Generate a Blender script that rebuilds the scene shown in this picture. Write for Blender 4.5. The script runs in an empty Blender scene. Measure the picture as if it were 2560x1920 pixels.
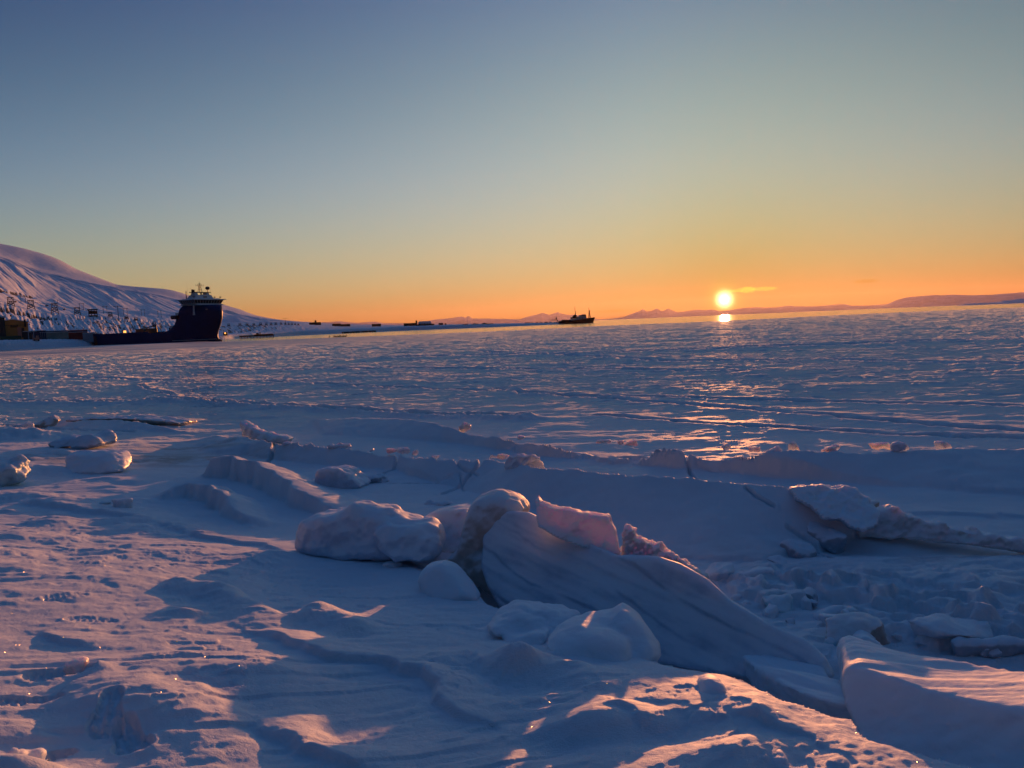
import bpy, bmesh, math, random
import numpy as np
from mathutils import Matrix, Vector

# ------------------------------------------------------------------ camera, sky, sun, exposure
SC = bpy.context.scene
COL = SC.collection
EYE = 2.3                                   # eye height above the frozen bay
PITCH, ROLL, FPX = math.radians(4.53), math.radians(2.376), 1900.0
cam_data = bpy.data.cameras.new('camera')
cam = bpy.data.objects.new('camera', cam_data)
COL.objects.link(cam)
cam_data.sensor_width = 36
cam_data.lens = FPX / 2560 * 36
cam_data.clip_start = 0.05
cam_data.clip_end = 120000
CAMM = Matrix.Rotation(math.pi / 2 - PITCH, 4, 'X') @ Matrix.Rotation(-ROLL, 4, 'Z')
cam.matrix_world = Matrix.Translation((0, 0, EYE)) @ CAMM
SC.camera = cam
SC.view_settings.view_transform = 'Standard'
SC.view_settings.look = 'None'
SC.view_settings.gamma = 1
SC.view_settings.exposure = 0.65
SC.cycles.use_denoising = True
SC.cycles.max_bounces = 6
SC.cycles.sample_clamp_indirect = 4

def raydir(u, v):
    """world direction of photo pixel (2560x1920)"""
    q = CAMM.to_3x3() @ Vector(((u - 1280) / FPX, (960 - v) / FPX, -1))
    return q.normalized()

sv = raydir(1811, 749)
SUN_EL, SUN_AZ = math.degrees(math.asin(sv.z)), math.degrees(math.atan2(sv.x, sv.y))
sun_data = bpy.data.lights.new('sun', 'SUN')
sun_data.energy = 5.0
sun_data.angle = math.radians(0.5)
sun_data.color = (1.0, 0.36, 0.12)
sun = bpy.data.objects.new('sun', sun_data)
COL.objects.link(sun)
sun.rotation_euler = (-sv).to_track_quat('-Z', 'Y').to_euler()


class NB:
    """tiny node builder"""
    def __init__(s, nt):
        s.nt = nt
    def n(s, t, **k):
        o = s.nt.nodes.new(t)
        for a, b in k.items():
            setattr(o, a, b)
        return o
    def put(s, sock, v):
        if isinstance(v, bpy.types.NodeSocket):
            s.nt.links.new(v, sock)
        elif isinstance(v, (tuple, list)) and len(v) == 3 and sock.type == 'RGBA':
            sock.default_value = (*v, 1)
        else:
            sock.default_value = v
    def m(s, op, a, b=None, c=None, clamp=False):
        o = s.n('ShaderNodeMath', operation=op)
        o.use_clamp = clamp
        s.put(o.inputs[0], a)
        if b is not None: s.put(o.inputs[1], b)
        if c is not None: s.put(o.inputs[2], c)
        return o.outputs[0]
    def vm(s, op, a, b=None, c=None):
        o = s.n('ShaderNodeVectorMath', operation=op)
        s.put(o.inputs[0], a)
        if b is not None: s.put(o.inputs[1], b)
        if c is not None: s.put(o.inputs[2], c)
        return o.outputs[1] if op == 'DOT_PRODUCT' else o.outputs[0]
    def mix(s, f, a, b):
        o = s.n('ShaderNodeMix', data_type='RGBA')
        s.put(o.inputs[0], f); s.put(o.inputs[6], a); s.put(o.inputs[7], b)
        return o.outputs[2]
    def noise(s, vec, scale, detail=4, rough=.5, dist=0.0):
        o = s.n('ShaderNodeTexNoise')
        if vec is not None: s.put(o.inputs['Vector'], vec)
        o.inputs['Scale'].default_value = scale
        o.inputs['Detail'].default_value = detail
        o.inputs['Roughness'].default_value = rough
        o.inputs['Distortion'].default_value = dist
        return o.outputs[0]
    def ramp(s, f, lo, hi):
        o = s.n('ShaderNodeMapRange')
        o.interpolation_type = 'SMOOTHSTEP'
        s.put(o.inputs[0], f)
        o.inputs[1].default_value = lo; o.inputs[2].default_value = hi
        return o.outputs[0]
    def comb(s, x, y, z):
        o = s.n('ShaderNodeCombineXYZ')
        s.put(o.inputs[0], x); s.put(o.inputs[1], y); s.put(o.inputs[2], z)
        return o.outputs[0]
    def mapping(s, vec, scale=(1, 1, 1), rot=(0, 0, 0)):
        o = s.n('ShaderNodeMapping')
        s.put(o.inputs[0], vec)
        o.inputs['Scale'].default_value = scale
        o.inputs['Rotation'].default_value = rot
        return o.outputs[0]


world = bpy.data.worlds.new('World')
SC.world = world
world.use_nodes = True
nt = world.node_tree
b = NB(nt)
bg = nt.nodes['Background']
sky = b.n('ShaderNodeTexSky', sky_type='NISHITA')
sky.sun_disc = False
sky.sun_elevation = math.radians(SUN_EL)
sky.sun_rotation = math.radians(SUN_AZ)
sky.dust_density = 1.2
D = b.n('ShaderNodeTexCoord').outputs['Generated']
D = b.vm('NORMALIZE', D)
sep = b.n('ShaderNodeSeparateXYZ'); b.put(sep.inputs[0], D)
el_raw = b.m('MULTIPLY', b.m('ARCSINE', sep.outputs[2]), 57.29578)
el = b.m('MINIMUM', b.m('MAXIMUM', el_raw, 0.0), 24.0)
cosg = b.vm('DOT_PRODUCT', D, tuple(sv))
g = b.m('MULTIPLY', b.m('ARCCOSINE', b.m('MINIMUM', cosg, 1.0)), 57.29578)
gc = b.m('MINIMUM', g, 60.0)
e1 = b.m('EXPONENT', b.m('MULTIPLY', el, -0.25))
e2 = b.m('EXPONENT', b.m('MULTIPLY', g, -0.125))
e3 = b.m('EXPONENT', b.m('MULTIPLY', el, -0.95))
eg = b.m('MULTIPLY', el, gc)
CF = [[-0.52, -0.25, -0.78], [-0.0162, -0.0164, 0.0095], [-0.0023, -0.0016, -0.0011], [0.179, -0.9195, -1.6707],
      [-0.7, -0.45, -0.823], [-0.1345 / 60, -0.099 / 60, -0.0567 / 60]]
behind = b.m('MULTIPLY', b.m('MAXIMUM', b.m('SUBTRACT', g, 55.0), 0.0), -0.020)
az = b.m('MULTIPLY', b.m('ARCTAN2', sep.outputs[0], sep.outputs[1]), 57.29578)
daz = b.m('MINIMUM', b.m('MAXIMUM', b.m('SUBTRACT', az, SUN_AZ), -6.0), 22.0)
band_m = b.m('EXPONENT', b.m('MULTIPLY', b.m('POWER', b.m('DIVIDE', b.m('SUBTRACT', el, 9.5), 5.5), 2.0), -1.0))
chan = []
for i in range(3):
    t = b.m('MULTIPLY_ADD', el, CF[1][i], CF[0][i])
    t = b.m('MULTIPLY_ADD', gc, CF[2][i], t)
    t = b.m('MULTIPLY_ADD', e1, CF[3][i], t)
    t = b.m('MULTIPLY_ADD', e2, CF[4][i], t)
    t = b.m('MULTIPLY_ADD', eg, CF[5][i], t)
    t = b.m('MULTIPLY_ADD', daz, (-.012, -.009, -.011)[i], t)
    t = b.m('MULTIPLY_ADD', band_m, (.05, .015, .20)[i], t)
    t = b.m('MULTIPLY_ADD', e3, (-.85, -1.05, -1.8)[i], t)
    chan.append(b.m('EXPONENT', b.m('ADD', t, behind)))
base = b.comb(*chan)
core = b.m("MULTIPLY", b.m("EXPONENT", b.m("MULTIPLY", b.m("POWER", b.m("DIVIDE", g, 0.42), 2.0), -1.0)), 7.0)
halo = b.m('MULTIPLY', b.m('EXPONENT', b.m('MULTIPLY', b.m('POWER', b.m('DIVIDE', g, 0.65), 1.4), -1.0)), .8)
wide = b.m('MULTIPLY', b.m('EXPONENT', b.m('MULTIPLY', g, -0.3)), 0.04)
def vscale(col, f):
    o = b.n('ShaderNodeVectorMath', operation='SCALE')
    b.put(o.inputs[0], col); b.put(o.inputs[3], f)
    return o.outputs[0]
tot = b.vm('ADD', base, vscale((1.0, 0.93, 0.45), core))
tot = b.vm('ADD', tot, vscale((1.0, 0.75, 0.0), halo))
tot = b.vm('ADD', tot, vscale((1.0, 0.45, 0.05), wide))
# small bright clouds near the sun: az/el ellipses broken up by noise
az = b.m('MULTIPLY', b.m('ARCTAN2', sep.outputs[0], sep.outputs[1]), 57.29578)
cn = b.noise(b.mapping(D, scale=(260, 260, 900)), 1.0, 4, .6)
def blob(u, v, wa, we, amp):
    d = raydir(u, v)
    ca, ce = math.degrees(math.atan2(d.x, d.y)), math.degrees(math.asin(d.z))
    x = b.m('DIVIDE', b.m('SUBTRACT', az, ca), wa)
    y = b.m('DIVIDE', b.m('SUBTRACT', el_raw, ce), we)
    r = b.m('ADD', b.m('MULTIPLY', x, x), b.m('MULTIPLY', y, y))
    r = b.m('ADD', r, b.m('MULTIPLY', b.m('SUBTRACT', cn, .5), 2.6))
    return b.m('MULTIPLY', b.m('SUBTRACT', 1.0, b.ramp(r, 0.3, 1.5)), amp)
cl = b.m('ADD', blob(1869, 724, .62, .21, .5), blob(1912, 722, .85, .14, .33))
cl = b.m('ADD', cl, blob(1835, 727, .45, .10, .28))
tot = b.vm('ADD', tot, vscale((0.95, 0.85, 0.0), cl))
dk = b.m('ADD', blob(2165, 703, .8, .12, .06), blob(1530, 778, 1.4, .10, .05))
tot = b.vm('SUBTRACT', tot, vscale((1.0, 1.0, 1.0), dk))
# below the horizon the sky stays a plain dim blue
up = b.ramp(el_raw, -1.2, -0.1)
tot = b.vm('ADD', tot, vscale(sky.outputs[0], 0.002))
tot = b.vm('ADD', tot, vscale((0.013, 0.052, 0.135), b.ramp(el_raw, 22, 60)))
fin = b.mix(up, (0.05, 0.07, 0.12), tot)
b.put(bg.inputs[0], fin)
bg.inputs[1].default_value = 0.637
world.cycles.sampling_method = 'MANUAL'
world.cycles.sample_map_resolution = 1024


# ------------------------------------------------------------------ numpy helpers
def atd(u, v, d):
    """world point on the pixel ray at forward distance y = d"""
    q = raydir(u, v)
    k = d / q.y
    return np.array((q.x * k, d, EYE + q.z * k))

def atz(u, v, z):
    q = raydir(u, v)
    k = (z - EYE) / q.z
    return np.array((q.x * k, q.y * k, z))

def _h(ix, iy, iz, seed):
    h = (ix * 374761393 + iy * 668265263 + iz * 2147483647 + seed * 144269504) & 0xffffffff
    h = ((h ^ (h >> 13)) * 1274126177) & 0xffffffff
    return (h ^ (h >> 16)) & 0xffffffff

def gn(x, y, seed=0):
    """2D gradient noise about -1..1"""
    xi = np.floor(x).astype(np.int64); yi = np.floor(y).astype(np.int64)
    xf = x - xi; yf = y - yi
    uu = xf * xf * xf * (xf * (xf * 6 - 15) + 10); vv = yf * yf * yf * (yf * (yf * 6 - 15) + 10)
    def c(dx, dy):
        a = _h(xi + dx, yi + dy, 0, seed) * (2 * math.pi / 4294967296.0)
        return np.cos(a) * (xf - dx) + np.sin(a) * (yf - dy)
    n0 = c(0, 0) * (1 - uu) + c(1, 0) * uu
    n1 = c(0, 1) * (1 - uu) + c(1, 1) * uu
    return (n0 * (1 - vv) + n1 * vv) * 1.5

def fbm(x, y, seed=0, octv=4, gain=.5, lac=2.03):
    s = 0; a = 1; f = 1; t = 0
    for i in range(octv):
        s = s + a * gn(x * f + 17.3 * i, y * f - 9.1 * i, seed + i); t += a
        a *= gain; f *= lac
    return s / t

def vn3(p, seed=0):
    """3D value noise -1..1, p (n,3)"""
    pi = np.floor(p).astype(np.int64); f = p - pi
    w = f * f * (3 - 2 * f)
    r = 0
    for dx in (0, 1):
        for dy in (0, 1):
            for dz in (0, 1):
                h = _h(pi[:, 0] + dx, pi[:, 1] + dy, (pi[:, 2] + dz) * 7919, seed) / 2147483648.0 - 1
                ww = (w[:, 0] if dx else 1 - w[:, 0]) * (w[:, 1] if dy else 1 - w[:, 1]) * (w[:, 2] if dz else 1 - w[:, 2])
                r = r + h * ww
    return r

def sst(a, b_, x):
    t = np.clip((x - a) / (b_ - a), 0, 1)
    return t * t * (3 - 2 * t)

def mesh_obj(name, V, F, mat, parent=None, smooth=True):
    me = bpy.data.meshes.new(name)
    V = np.asarray(V, dtype=np.float32)
    if isinstance(F, np.ndarray):
        k = F.shape[1]
        me.vertices.add(len(V)); me.vertices.foreach_set('co', V.ravel())
        me.loops.add(F.size); me.loops.foreach_set('vertex_index', F.ravel().astype(np.int32))
        me.polygons.add(len(F))
        me.polygons.foreach_set('loop_start', np.arange(0, F.size, k, dtype=np.int32))
        me.update(calc_edges=True)
    else:
        me.from_pydata([tuple(map(float, q)) for q in V], [], F)
        me.update()
    me.polygons.foreach_set('use_smooth', np.full(len(me.polygons), smooth))
    me.materials.append(mat)
    o = bpy.data.objects.new(name, me)
    COL.objects.link(o)
    if parent: o.parent = parent
    return o

def tag(o, label=None, cat=None, group=None, kind=None):
    if label: o['label'] = label
    if cat: o['category'] = cat
    if group: o['group'] = group
    if kind: o['kind'] = kind
    return o

def grid_faces(nr, nc):
    i = np.arange(nr * nc).reshape(nr, nc)
    return np.stack([i[:-1, :-1].ravel(), i[:-1, 1:].ravel(), i[1:, 1:].ravel(), i[1:, :-1].ravel()], 1)

def add_attr(o, name, arr):
    a = o.data.attributes.new(name, 'FLOAT', 'POINT')
    a.data.foreach_set('value', np.asarray(arr, dtype=np.float32).ravel())


# ------------------------------------------------------------------ materials
def new_mat(name):
    m = bpy.data.materials.new(name)
    m.use_nodes = True
    return m, NB(m.node_tree), m.node_tree.nodes['Principled BSDF']

def plain(name, col, rough=.6, metal=0.0, var=.12, scale=3.0, spec=.5):
    m, q, p = new_mat(name)
    tc = q.n('ShaderNodeTexCoord').outputs['Object']
    n = q.noise(tc, scale, 5, .6)
    f = q.ramp(n, .3, .7)
    q.put(p.inputs['Base Color'], q.mix(f, tuple(c * (1 - var) for c in col), tuple(min(1, c * (1 + var)) for c in col)))
    q.put(p.inputs['Roughness'], q.m('MULTIPLY_ADD', n, .3, rough - .15))
    p.inputs['Metallic'].default_value = metal
    p.inputs['Specular IOR Level'].default_value = spec
    return m

def bump(q, p, h, strength, dist, prev=None):
    o = q.n('ShaderNodeBump')
    o.inputs['Strength'].default_value = strength
    o.inputs['Distance'].default_value = dist
    q.put(o.inputs['Height'], h)
    if prev is not None: q.put(o.inputs['Normal'], prev)
    return o.outputs[0]

# wind packed snow; attribute "ice" turns it into grey lilac young ice, "dirt" into dirty ice
snow, q, p = new_mat('snow')
tc = q.n('ShaderNodeTexCoord').outputs['Object']
att = q.n('ShaderNodeAttribute', attribute_name='ice').outputs['Fac']
drt = q.n('ShaderNodeAttribute', attribute_name='dirt').outputs['Fac']
n1 = q.noise(tc, 1.3, 5, .6)
sc_ = q.mix(q.ramp(n1, .3, .7), (.78, .82, .88), (.86, .88, .92))
sc_ = q.mix(q.n('ShaderNodeAttribute', attribute_name='glaze').outputs['Fac'], sc_, (.93, .94, .95))
sc_ = q.mix(att, sc_, (.34, .33, .40))
sc_ = q.mix(drt, sc_, (.20, .17, .15))
q.put(p.inputs['Base Color'], sc_)
glz = q.n('ShaderNodeAttribute', attribute_name='glaze').outputs['Fac']
q.put(p.inputs['Roughness'], q.m('MULTIPLY_ADD', glz, -.02, q.m('MULTIPLY_ADD', att, -.2, .62)))
q.put(p.inputs['Specular IOR Level'], q.m('MULTIPLY_ADD', glz, -.1, .3))
q.put(p.inputs['Sheen Weight'], q.m('MULTIPLY', q.m('MULTIPLY', glz, .85), q.m('SUBTRACT', 1.0, q.m('MULTIPLY', att, 1.05))))
p.inputs['Sheen Roughness'].default_value = .38
fine = q.noise(q.mapping(tc, scale=(1, 1.6, 1), rot=(0, 0, .5)), 55, 4, .7)
grain = q.noise(tc, 260, 2, .6)
nb = bump(q, p, fine, .5, .014)
nb = bump(q, p, grain, .6, .005, nb)
q.put(p.inputs['Normal'], nb)

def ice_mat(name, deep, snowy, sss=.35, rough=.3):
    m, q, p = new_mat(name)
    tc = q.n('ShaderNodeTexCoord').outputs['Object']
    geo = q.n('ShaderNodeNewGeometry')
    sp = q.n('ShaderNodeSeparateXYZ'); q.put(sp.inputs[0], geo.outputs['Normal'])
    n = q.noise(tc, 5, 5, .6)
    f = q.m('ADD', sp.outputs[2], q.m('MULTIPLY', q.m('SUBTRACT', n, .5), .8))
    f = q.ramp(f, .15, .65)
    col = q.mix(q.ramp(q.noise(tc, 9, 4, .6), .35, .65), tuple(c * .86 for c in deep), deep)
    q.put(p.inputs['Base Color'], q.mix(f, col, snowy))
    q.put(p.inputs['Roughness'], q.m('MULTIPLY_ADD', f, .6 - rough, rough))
    p.inputs['Subsurface Weight'].default_value = sss
    p.inputs['Subsurface Radius'].default_value = (.9, .55, .4)
    p.inputs['Subsurface Scale'].default_value = .12
    nb = bump(q, p, q.noise(tc, 30, 5, .65), .3, .012)
    nb = bump(q, p, q.noise(tc, 220, 2, .6), .3, .004, nb)
    q.put(p.inputs['Normal'], nb)
    return m

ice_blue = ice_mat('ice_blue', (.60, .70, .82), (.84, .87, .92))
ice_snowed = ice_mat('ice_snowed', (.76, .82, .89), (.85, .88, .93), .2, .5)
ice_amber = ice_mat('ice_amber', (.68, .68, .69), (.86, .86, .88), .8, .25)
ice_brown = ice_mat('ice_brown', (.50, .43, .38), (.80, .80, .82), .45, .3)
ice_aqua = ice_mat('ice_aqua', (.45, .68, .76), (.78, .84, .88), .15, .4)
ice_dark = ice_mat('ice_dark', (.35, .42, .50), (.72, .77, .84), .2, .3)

# ------------------------------------------------------------------ the frozen bay and the snow bank
AZ0, AZ1 = -47.0, 47.0
NA, NR = 1150, 1500
az_d = np.concatenate([np.linspace(-178, AZ0 - 3, 45), np.linspace(AZ0, AZ1, NA), np.linspace(AZ1 + 3, 178, 45)])
azr = np.radians(az_d)

def uv_az(u, v):
    q = raydir(u, v)
    return math.degrees(math.atan2(q.x, q.y))
# outer edge of the ice (metres) by azimuth
edge_pts = [(-180, 60), (-60, 300), (-45, 520), (uv_az(0, 866), 520), (uv_az(300, 850), 520), (uv_az(440, 850), 470), (uv_az(480, 850), 420), (uv_az(530, 852), 352),
            (uv_az(600, 852), 308), (uv_az(900, 840), 276), (uv_az(1240, 828), 260), (uv_az(1500, 815), 296), (uv_az(1811, 802), 303),
            (uv_az(2219, 781), 410), (uv_az(2560, 766), 450), (45, 450), (60, 300), (180, 60)]
redge = np.interp(az_d, [a for a, _ in edge_pts], [r for _, r in edge_pts])
redge = redge + 4.0 * fbm(az_d * .5, az_d * 0 + 3, 5, 3, .5)
t = np.linspace(0, 1, NR)[:, None]
R = 1.7 * (redge[None, :] / 1.7) ** t
X = R * np.sin(azr)[None, :]
Y = R * np.cos(azr)[None, :]

class TPS:
    def __init__(s, P, z, lam=1e-3):
        P = np.asarray(P, float); n = len(P)
        d = np.linalg.norm(P[:, None] - P[None], axis=2)
        K = np.where(d > 0, d * d * np.log(d + 1e-12), 0) + lam * np.eye(n)
        A = np.zeros((n + 3, n + 3)); A[:n, :n] = K
        A[:n, n] = 1; A[:n, n + 1:] = P; A[n, :n] = 1; A[n + 1:, :n] = P.T
        s.w = np.linalg.solve(A, np.concatenate([z, [0, 0, 0]])); s.P = P
    def __call__(s, x, y):
        r = s.w[-3] + s.w[-2] * x + s.w[-1] * y
        for (px, py), w in zip(s.P, s.w):
            d2 = (x - px) ** 2 + (y - py) ** 2
            r = r + w * 0.5 * d2 * np.log(d2 + 1e-12)
        return r

CP = [(-300, 1900, .95), (0, 1900, .80), (400, 1900, .70), (800, 1900, .60), (1200, 1900, .52), (1600, 1900, .50), (1900, 1900, .48), (2150, 1900, .44),
      (0, 1650, .76), (400, 1650, .66), (800, 1650, .50), (1200, 1650, .40), (1500, 1640, .37), (1700, 1680, .39), (1950, 1740, .38), (2130, 1790, .36),
      (0, 1450, .72), (300, 1450, .60), (500, 1500, .50), (800, 1480, .28), (1100, 1450, .20), (1250, 1520, .22), (1500, 1600, .28),
      (0, 1300, .40), (300, 1300, .28), (600, 1330, .17), (900, 1350, .12), (0, 1200, .24), (300, 1200, .15), (500, 1230, .12), (800, 1280, .09), (1000, 1250, .04),
      (0, 1110, .26), (200, 1110, .14), (400, 1140, .05), (-300, 1050, .45), (600, 1160, .02), (900, 1180, 0), (1000, 1100, 0), (1500, 1100, 0), (2000, 1100, 0), (2500, 1100, 0),
      (0, 1020, .10), (500, 1020, 0), (1500, 1250, 0), (1900, 1300, 0), (2200, 1350, 0), (2500, 1450, 0), (2300, 1500, 0), (1800, 1500, 0), (2000, 1550, -.02), (2600, 1600, 0),
      (2600, 1800, -.05), (2800, 1900, .1)]
P_, z_ = [], []
for u, v, z in CP:
    w = atz(u, v, z); P_.append((w[0], w[1])); z_.append(z)
for x, y, z in [(0, 0, .75), (-1.5, .5, .85), (1.5, .8, .6), (0, -4, 1.3), (-6, 0, 1.4), (5, 0, .6), (6, 3, .1), (9, 6, 0), (-8, 5, 1.0), (-12, 10, .7), (-16, 18, .3),
                (-20, 30, 0), (10, 12, 0), (14, 20, 0), (0, 26, 0), (8, 30, 0), (-8, 30, 0), (20, 30, 0)]:
    P_.append((x, y)); z_.append(z)
tps = TPS(P_, np.array(z_))

near = (R < 34)
Z = np.zeros_like(X)
xn, yn = X[near], Y[near]
zb = tps(xn, yn)
rr = np.hypot(xn, yn)
zb = np.clip(zb, -.12, 1.6) * (1 - sst(16, 30, rr))
back = np.where(yn < 0, 1.0, 0.0)
Z[near] = zb
Z[(R >= 34)] = 0
BASE = Z.copy()

def seg_dist(x, y, pts, closed=False):
    """distance to a polyline, signed (+ on the left of travel), with the interpolated third coordinate and arc length"""
    best = np.full(x.shape, 1e9); sg = np.zeros(x.shape); hz = np.zeros(x.shape); al = np.zeros(x.shape)
    L = 0.0
    for a, c in zip(pts[:-1], pts[1:]):
        ax, ay, bx, by = a[0], a[1], c[0], c[1]
        dx, dy = bx - ax, by - ay
        l2 = dx * dx + dy * dy + 1e-12
        tt = np.clip(((x - ax) * dx + (y - ay) * dy) / l2, 0, 1)
        ex, ey = x - ax - tt * dx, y - ay - tt * dy
        d = np.hypot(ex, ey)
        k = d < best
        best = np.where(k, d, best)
        sg = np.where(k, np.sign(dx * ey - dy * ex), sg)
        hz = np.where(k, a[2] + tt * (c[2] - a[2]), hz)
        al = np.where(k, L + tt * math.sqrt(l2), al)
        L += math.sqrt(l2)
    return best, sg, hz, al, L

def plan(pts, z=0.0):
    """[(u, v, h)] -> plan polyline with h carried along, ground height z for the projection"""
    r = []
    for q in pts:
        w = atz(q[0], q[1], q[3] if len(q) > 3 else z)
        r.append((w[0], w[1], q[2]))
    return r

def window(pts, pad):
    xs = [q[0] for q in pts]; ys = [q[1] for q in pts]
    return (X > min(xs) - pad) & (X < max(xs) + pad) & (Y > min(ys) - pad) & (Y < max(ys) + pad)

def inside(x, y, poly):
    r = np.zeros(x.shape, bool)
    n = len(poly)
    for i in range(n):
        x1, y1 = poly[i][0], poly[i][1]; x2, y2 = poly[(i + 1) % n][0], poly[(i + 1) % n][1]
        c = ((y1 > y) != (y2 > y)) & (x < (x2 - x1) * (y - y1) / (y2 - y1 + 1e-12) + x1)
        r ^= c
    return r

def patch(pts, rough=.012, seed=1, soft=.05, jag=.04):
    """a tilted plate of ice: polygon of (u, v, z at that corner)"""
    W = [atz(u, v, z) for u, v, z in pts]
    pl = [(w[0], w[1], z) for w, (_, _, z) in zip(W, pts)]
    m = window(pl, .4)
    x, y = X[m], Y[m]
    xw = x + jag * fbm(x * 5, y * 5, seed, 3); yw = y + jag * fbm(x * 5 + 40, y * 5, seed + 1, 3)
    ins = inside(xw, yw, pl)
    T_ = TPS([(w[0], w[1]) for w in W], np.array([z for _, _, z in pts]), 1e-2)
    h = T_(x, y) + rough * fbm(x * 2.2, y * 2.2, seed + 3, 4)
    zs = [z for _, _, z in pts]; h = np.clip(h, min(zs) - .01, max(zs) + .03)
    d, _, _, _, _ = seg_dist(xw, yw, pl + [pl[0]])
    f = sst(0, soft, d) * ins
    zz = Z[m]
    Z[m] = np.where(h > zz - .02, zz + (h - zz) * f, zz)

def scarp(pts, near_w, far_w, z=0.0, noise=.25, seed=2, taper=.6):
    """a small drift or step: (u, v, height); near_w is the width towards the camera"""
    pl = plan(pts, z)
    m = window(pl, max(near_w, far_w) + .3)
    x, y = X[m], Y[m]
    xs = x + noise * near_w * fbm(x * 3, y * 3, seed, 3); ys = y + noise * .5 * fbm(x * 2.3, y * 2.3, seed + 5, 3)
    d, s, h, al, L = seg_dist(xs, ys, pl)
    # the polyline runs left to right, so left of travel (+) is the far side
    w = np.where(s > 0, far_w, near_w)
    pr = np.clip(1 - d / w, 0, 1)
    pr = pr * pr * (3 - 2 * pr)
    e = sst(0, taper, al) * (1 - sst(L - taper, L, al))
    Z[m] += h * pr * e

def bumpz(u, v, z, wx, wy, h, ang=0.0, p=2.0, nz=.3, seed=3):
    c = atz(u, v, z)
    m = (np.abs(X - c[0]) < 3 * max(wx, wy)) & (np.abs(Y - c[1]) < 3 * max(wx, wy))
    x, y = X[m] - c[0], Y[m] - c[1]
    ca, sa = math.cos(ang), math.sin(ang)
    a = (x * ca + y * sa) / wx; e = (-x * sa + y * ca) / wy
    r = np.hypot(a, e) * (1 + nz * fbm(X[m] * 4, Y[m] * 4, seed, 3))
    Z[m] += h * np.exp(-np.abs(r) ** p)

# broad relief of the wind blown snow: long lobes running with the wind
wa = math.radians(24)
xr = X * math.cos(wa) + Y * math.sin(wa); yr = -X * math.sin(wa) + Y * math.cos(wa)
bank = sst(.06, .3, BASE)
nearw = 1 - sst(14, 26, R)
warp = fbm(xr * .5, yr * .5, 11, 2)
Z += bank * .022 * fbm(xr * .55 + warp, yr * 1.1, 20, 3)
s1 = fbm(xr * 1.3 + warp * 1.5, yr * 3.4, 31, 4, .55)
Z += bank * .009 * (1 - np.abs(s1) * 2.2)
s2 = fbm(xr * 3.4 + warp * 3, yr * 8.5, 41, 3, .55)
patchy = sst(-.1, .35, fbm(X * .8, Y * .8, 51, 2))
Z += bank * patchy * .0055 * (1 - np.abs(s2) * 2.0)

c1 = fbm(xr * .9 + warp, yr * 2.0, 56, 4, .6)
Z += bank * .011 * sst(-.02, .03, c1) * sst(-.3, .1, fbm(X * .7, Y * .7, 57, 2))
c2 = fbm(xr * 2.2 + warp * 2, yr * 4.6, 58, 4, .6)
Z += bank * .006 * sst(-.03, .02, c2) * sst(-.1, .25, fbm(X * .9 + 5, Y * .9, 59, 2))
# tilted plates of the tide crack ridges
patch([(770, 1046, .06), (870, 1044, .2), (984, 1041, .29), (1157, 1061, .33), (1280, 1083, .30), (1400, 1094, .31), (1557, 1107, .34), (1700, 1107, .35), (1880, 1121, .35), (2148, 1119, .35), (2380, 1111, .36), (2750, 1112, .37), (2900, 1200, .1),
       (2560, 1235, .02), (2148, 1205, .03), (1765, 1178, .01), (1500, 1152, .01), (1300, 1134, 0), (1150, 1112, 0), (1000, 1100, 0), (800, 1088, 0)], .035, 62, .14)
patch([(60, 1050, .12), (200, 1044, .26), (330, 1046, .28), (440, 1057, .24), (520, 1074, .12), (440, 1088, 0), (200, 1084, .04)], .03, 64, .3)
patch([(440, 1110, .0), (560, 1080, .12), (640, 1084, .24), (700, 1100, .28), (660, 1140, .02), (500, 1140, .0)], .03, 65, .35)
patch([(560, 1090, .06), (640, 1098, .2), (700, 1106, .26), (868, 1115, .29), (1007, 1127, .28), (1060, 1137, .30), (1117, 1143, .31), (1238, 1143, .36), (1338, 1161, .42), (1454, 1166, .44), (1569, 1181, .45), (1743, 1193, .45), (1859, 1201, .44), (1963, 1211, .43), (2090, 1218, .42), (2140, 1238, .38),
       (2171, 1272, .27), (2120, 1305, .16), (2030, 1352, .07), (1911, 1404, .0), (1700, 1398, -.01), (1500, 1335, -.02), (1300, 1275, -.02), (1100, 1215, -.01), (985, 1176, .0), (790, 1162, .0), (650, 1148, .0), (560, 1130, .0)], .022, 68, .05)

scarp([(700, 1104, .03), (868, 1112, .05), (1007, 1124, .05), (1117, 1140, .04), (1238, 1140, .05), (1338, 1158, .03)], .07, .25, .28, 1.2, 85, .2)
scarp([(1240, 1083, .03), (1400, 1092, .05), (1557, 1104, .06), (1700, 1104, .05), (1880, 1118, .06), (2148, 1117, .02)], .06, .3, .33, 1.2, 86, .2)
# drifts and little scarps on the bank, as in the photo
scarp([(400, 1498, .0), (455, 1500, .07), (560, 1508, .09), (640, 1545, .07), (700, 1575, .05), (780, 1548, .07), (930, 1512, .01)], .30, .16, .42, .2, 71, .2)
scarp([(560, 1572, .03), (700, 1600, .05), (850, 1630, .05), (960, 1650, .05), (1060, 1672, .06), (1100, 1705, .05), (1100, 1745, .05), (1190, 1792, .05), (1330, 1836, .03)], .045, .28, .52, .3, 72)
scarp([(980, 1640, .02), (1120, 1652, .05), (1300, 1668, .06), (1500, 1695, .05), (1700, 1690, .04)], .3, .12, .42, .3, 73)
scarp([(150, 1690, .03), (260, 1690, .07), (330, 1740, .08), (480, 1772, .075), (560, 1820, .07), (640, 1900, .06)], .45, .30, .72, .3, 74)
scarp([(0, 1580, .02), (120, 1560, .035), (220, 1600, .035), (300, 1620, .02)], .08, .25, .75, .4, 75)
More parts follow.
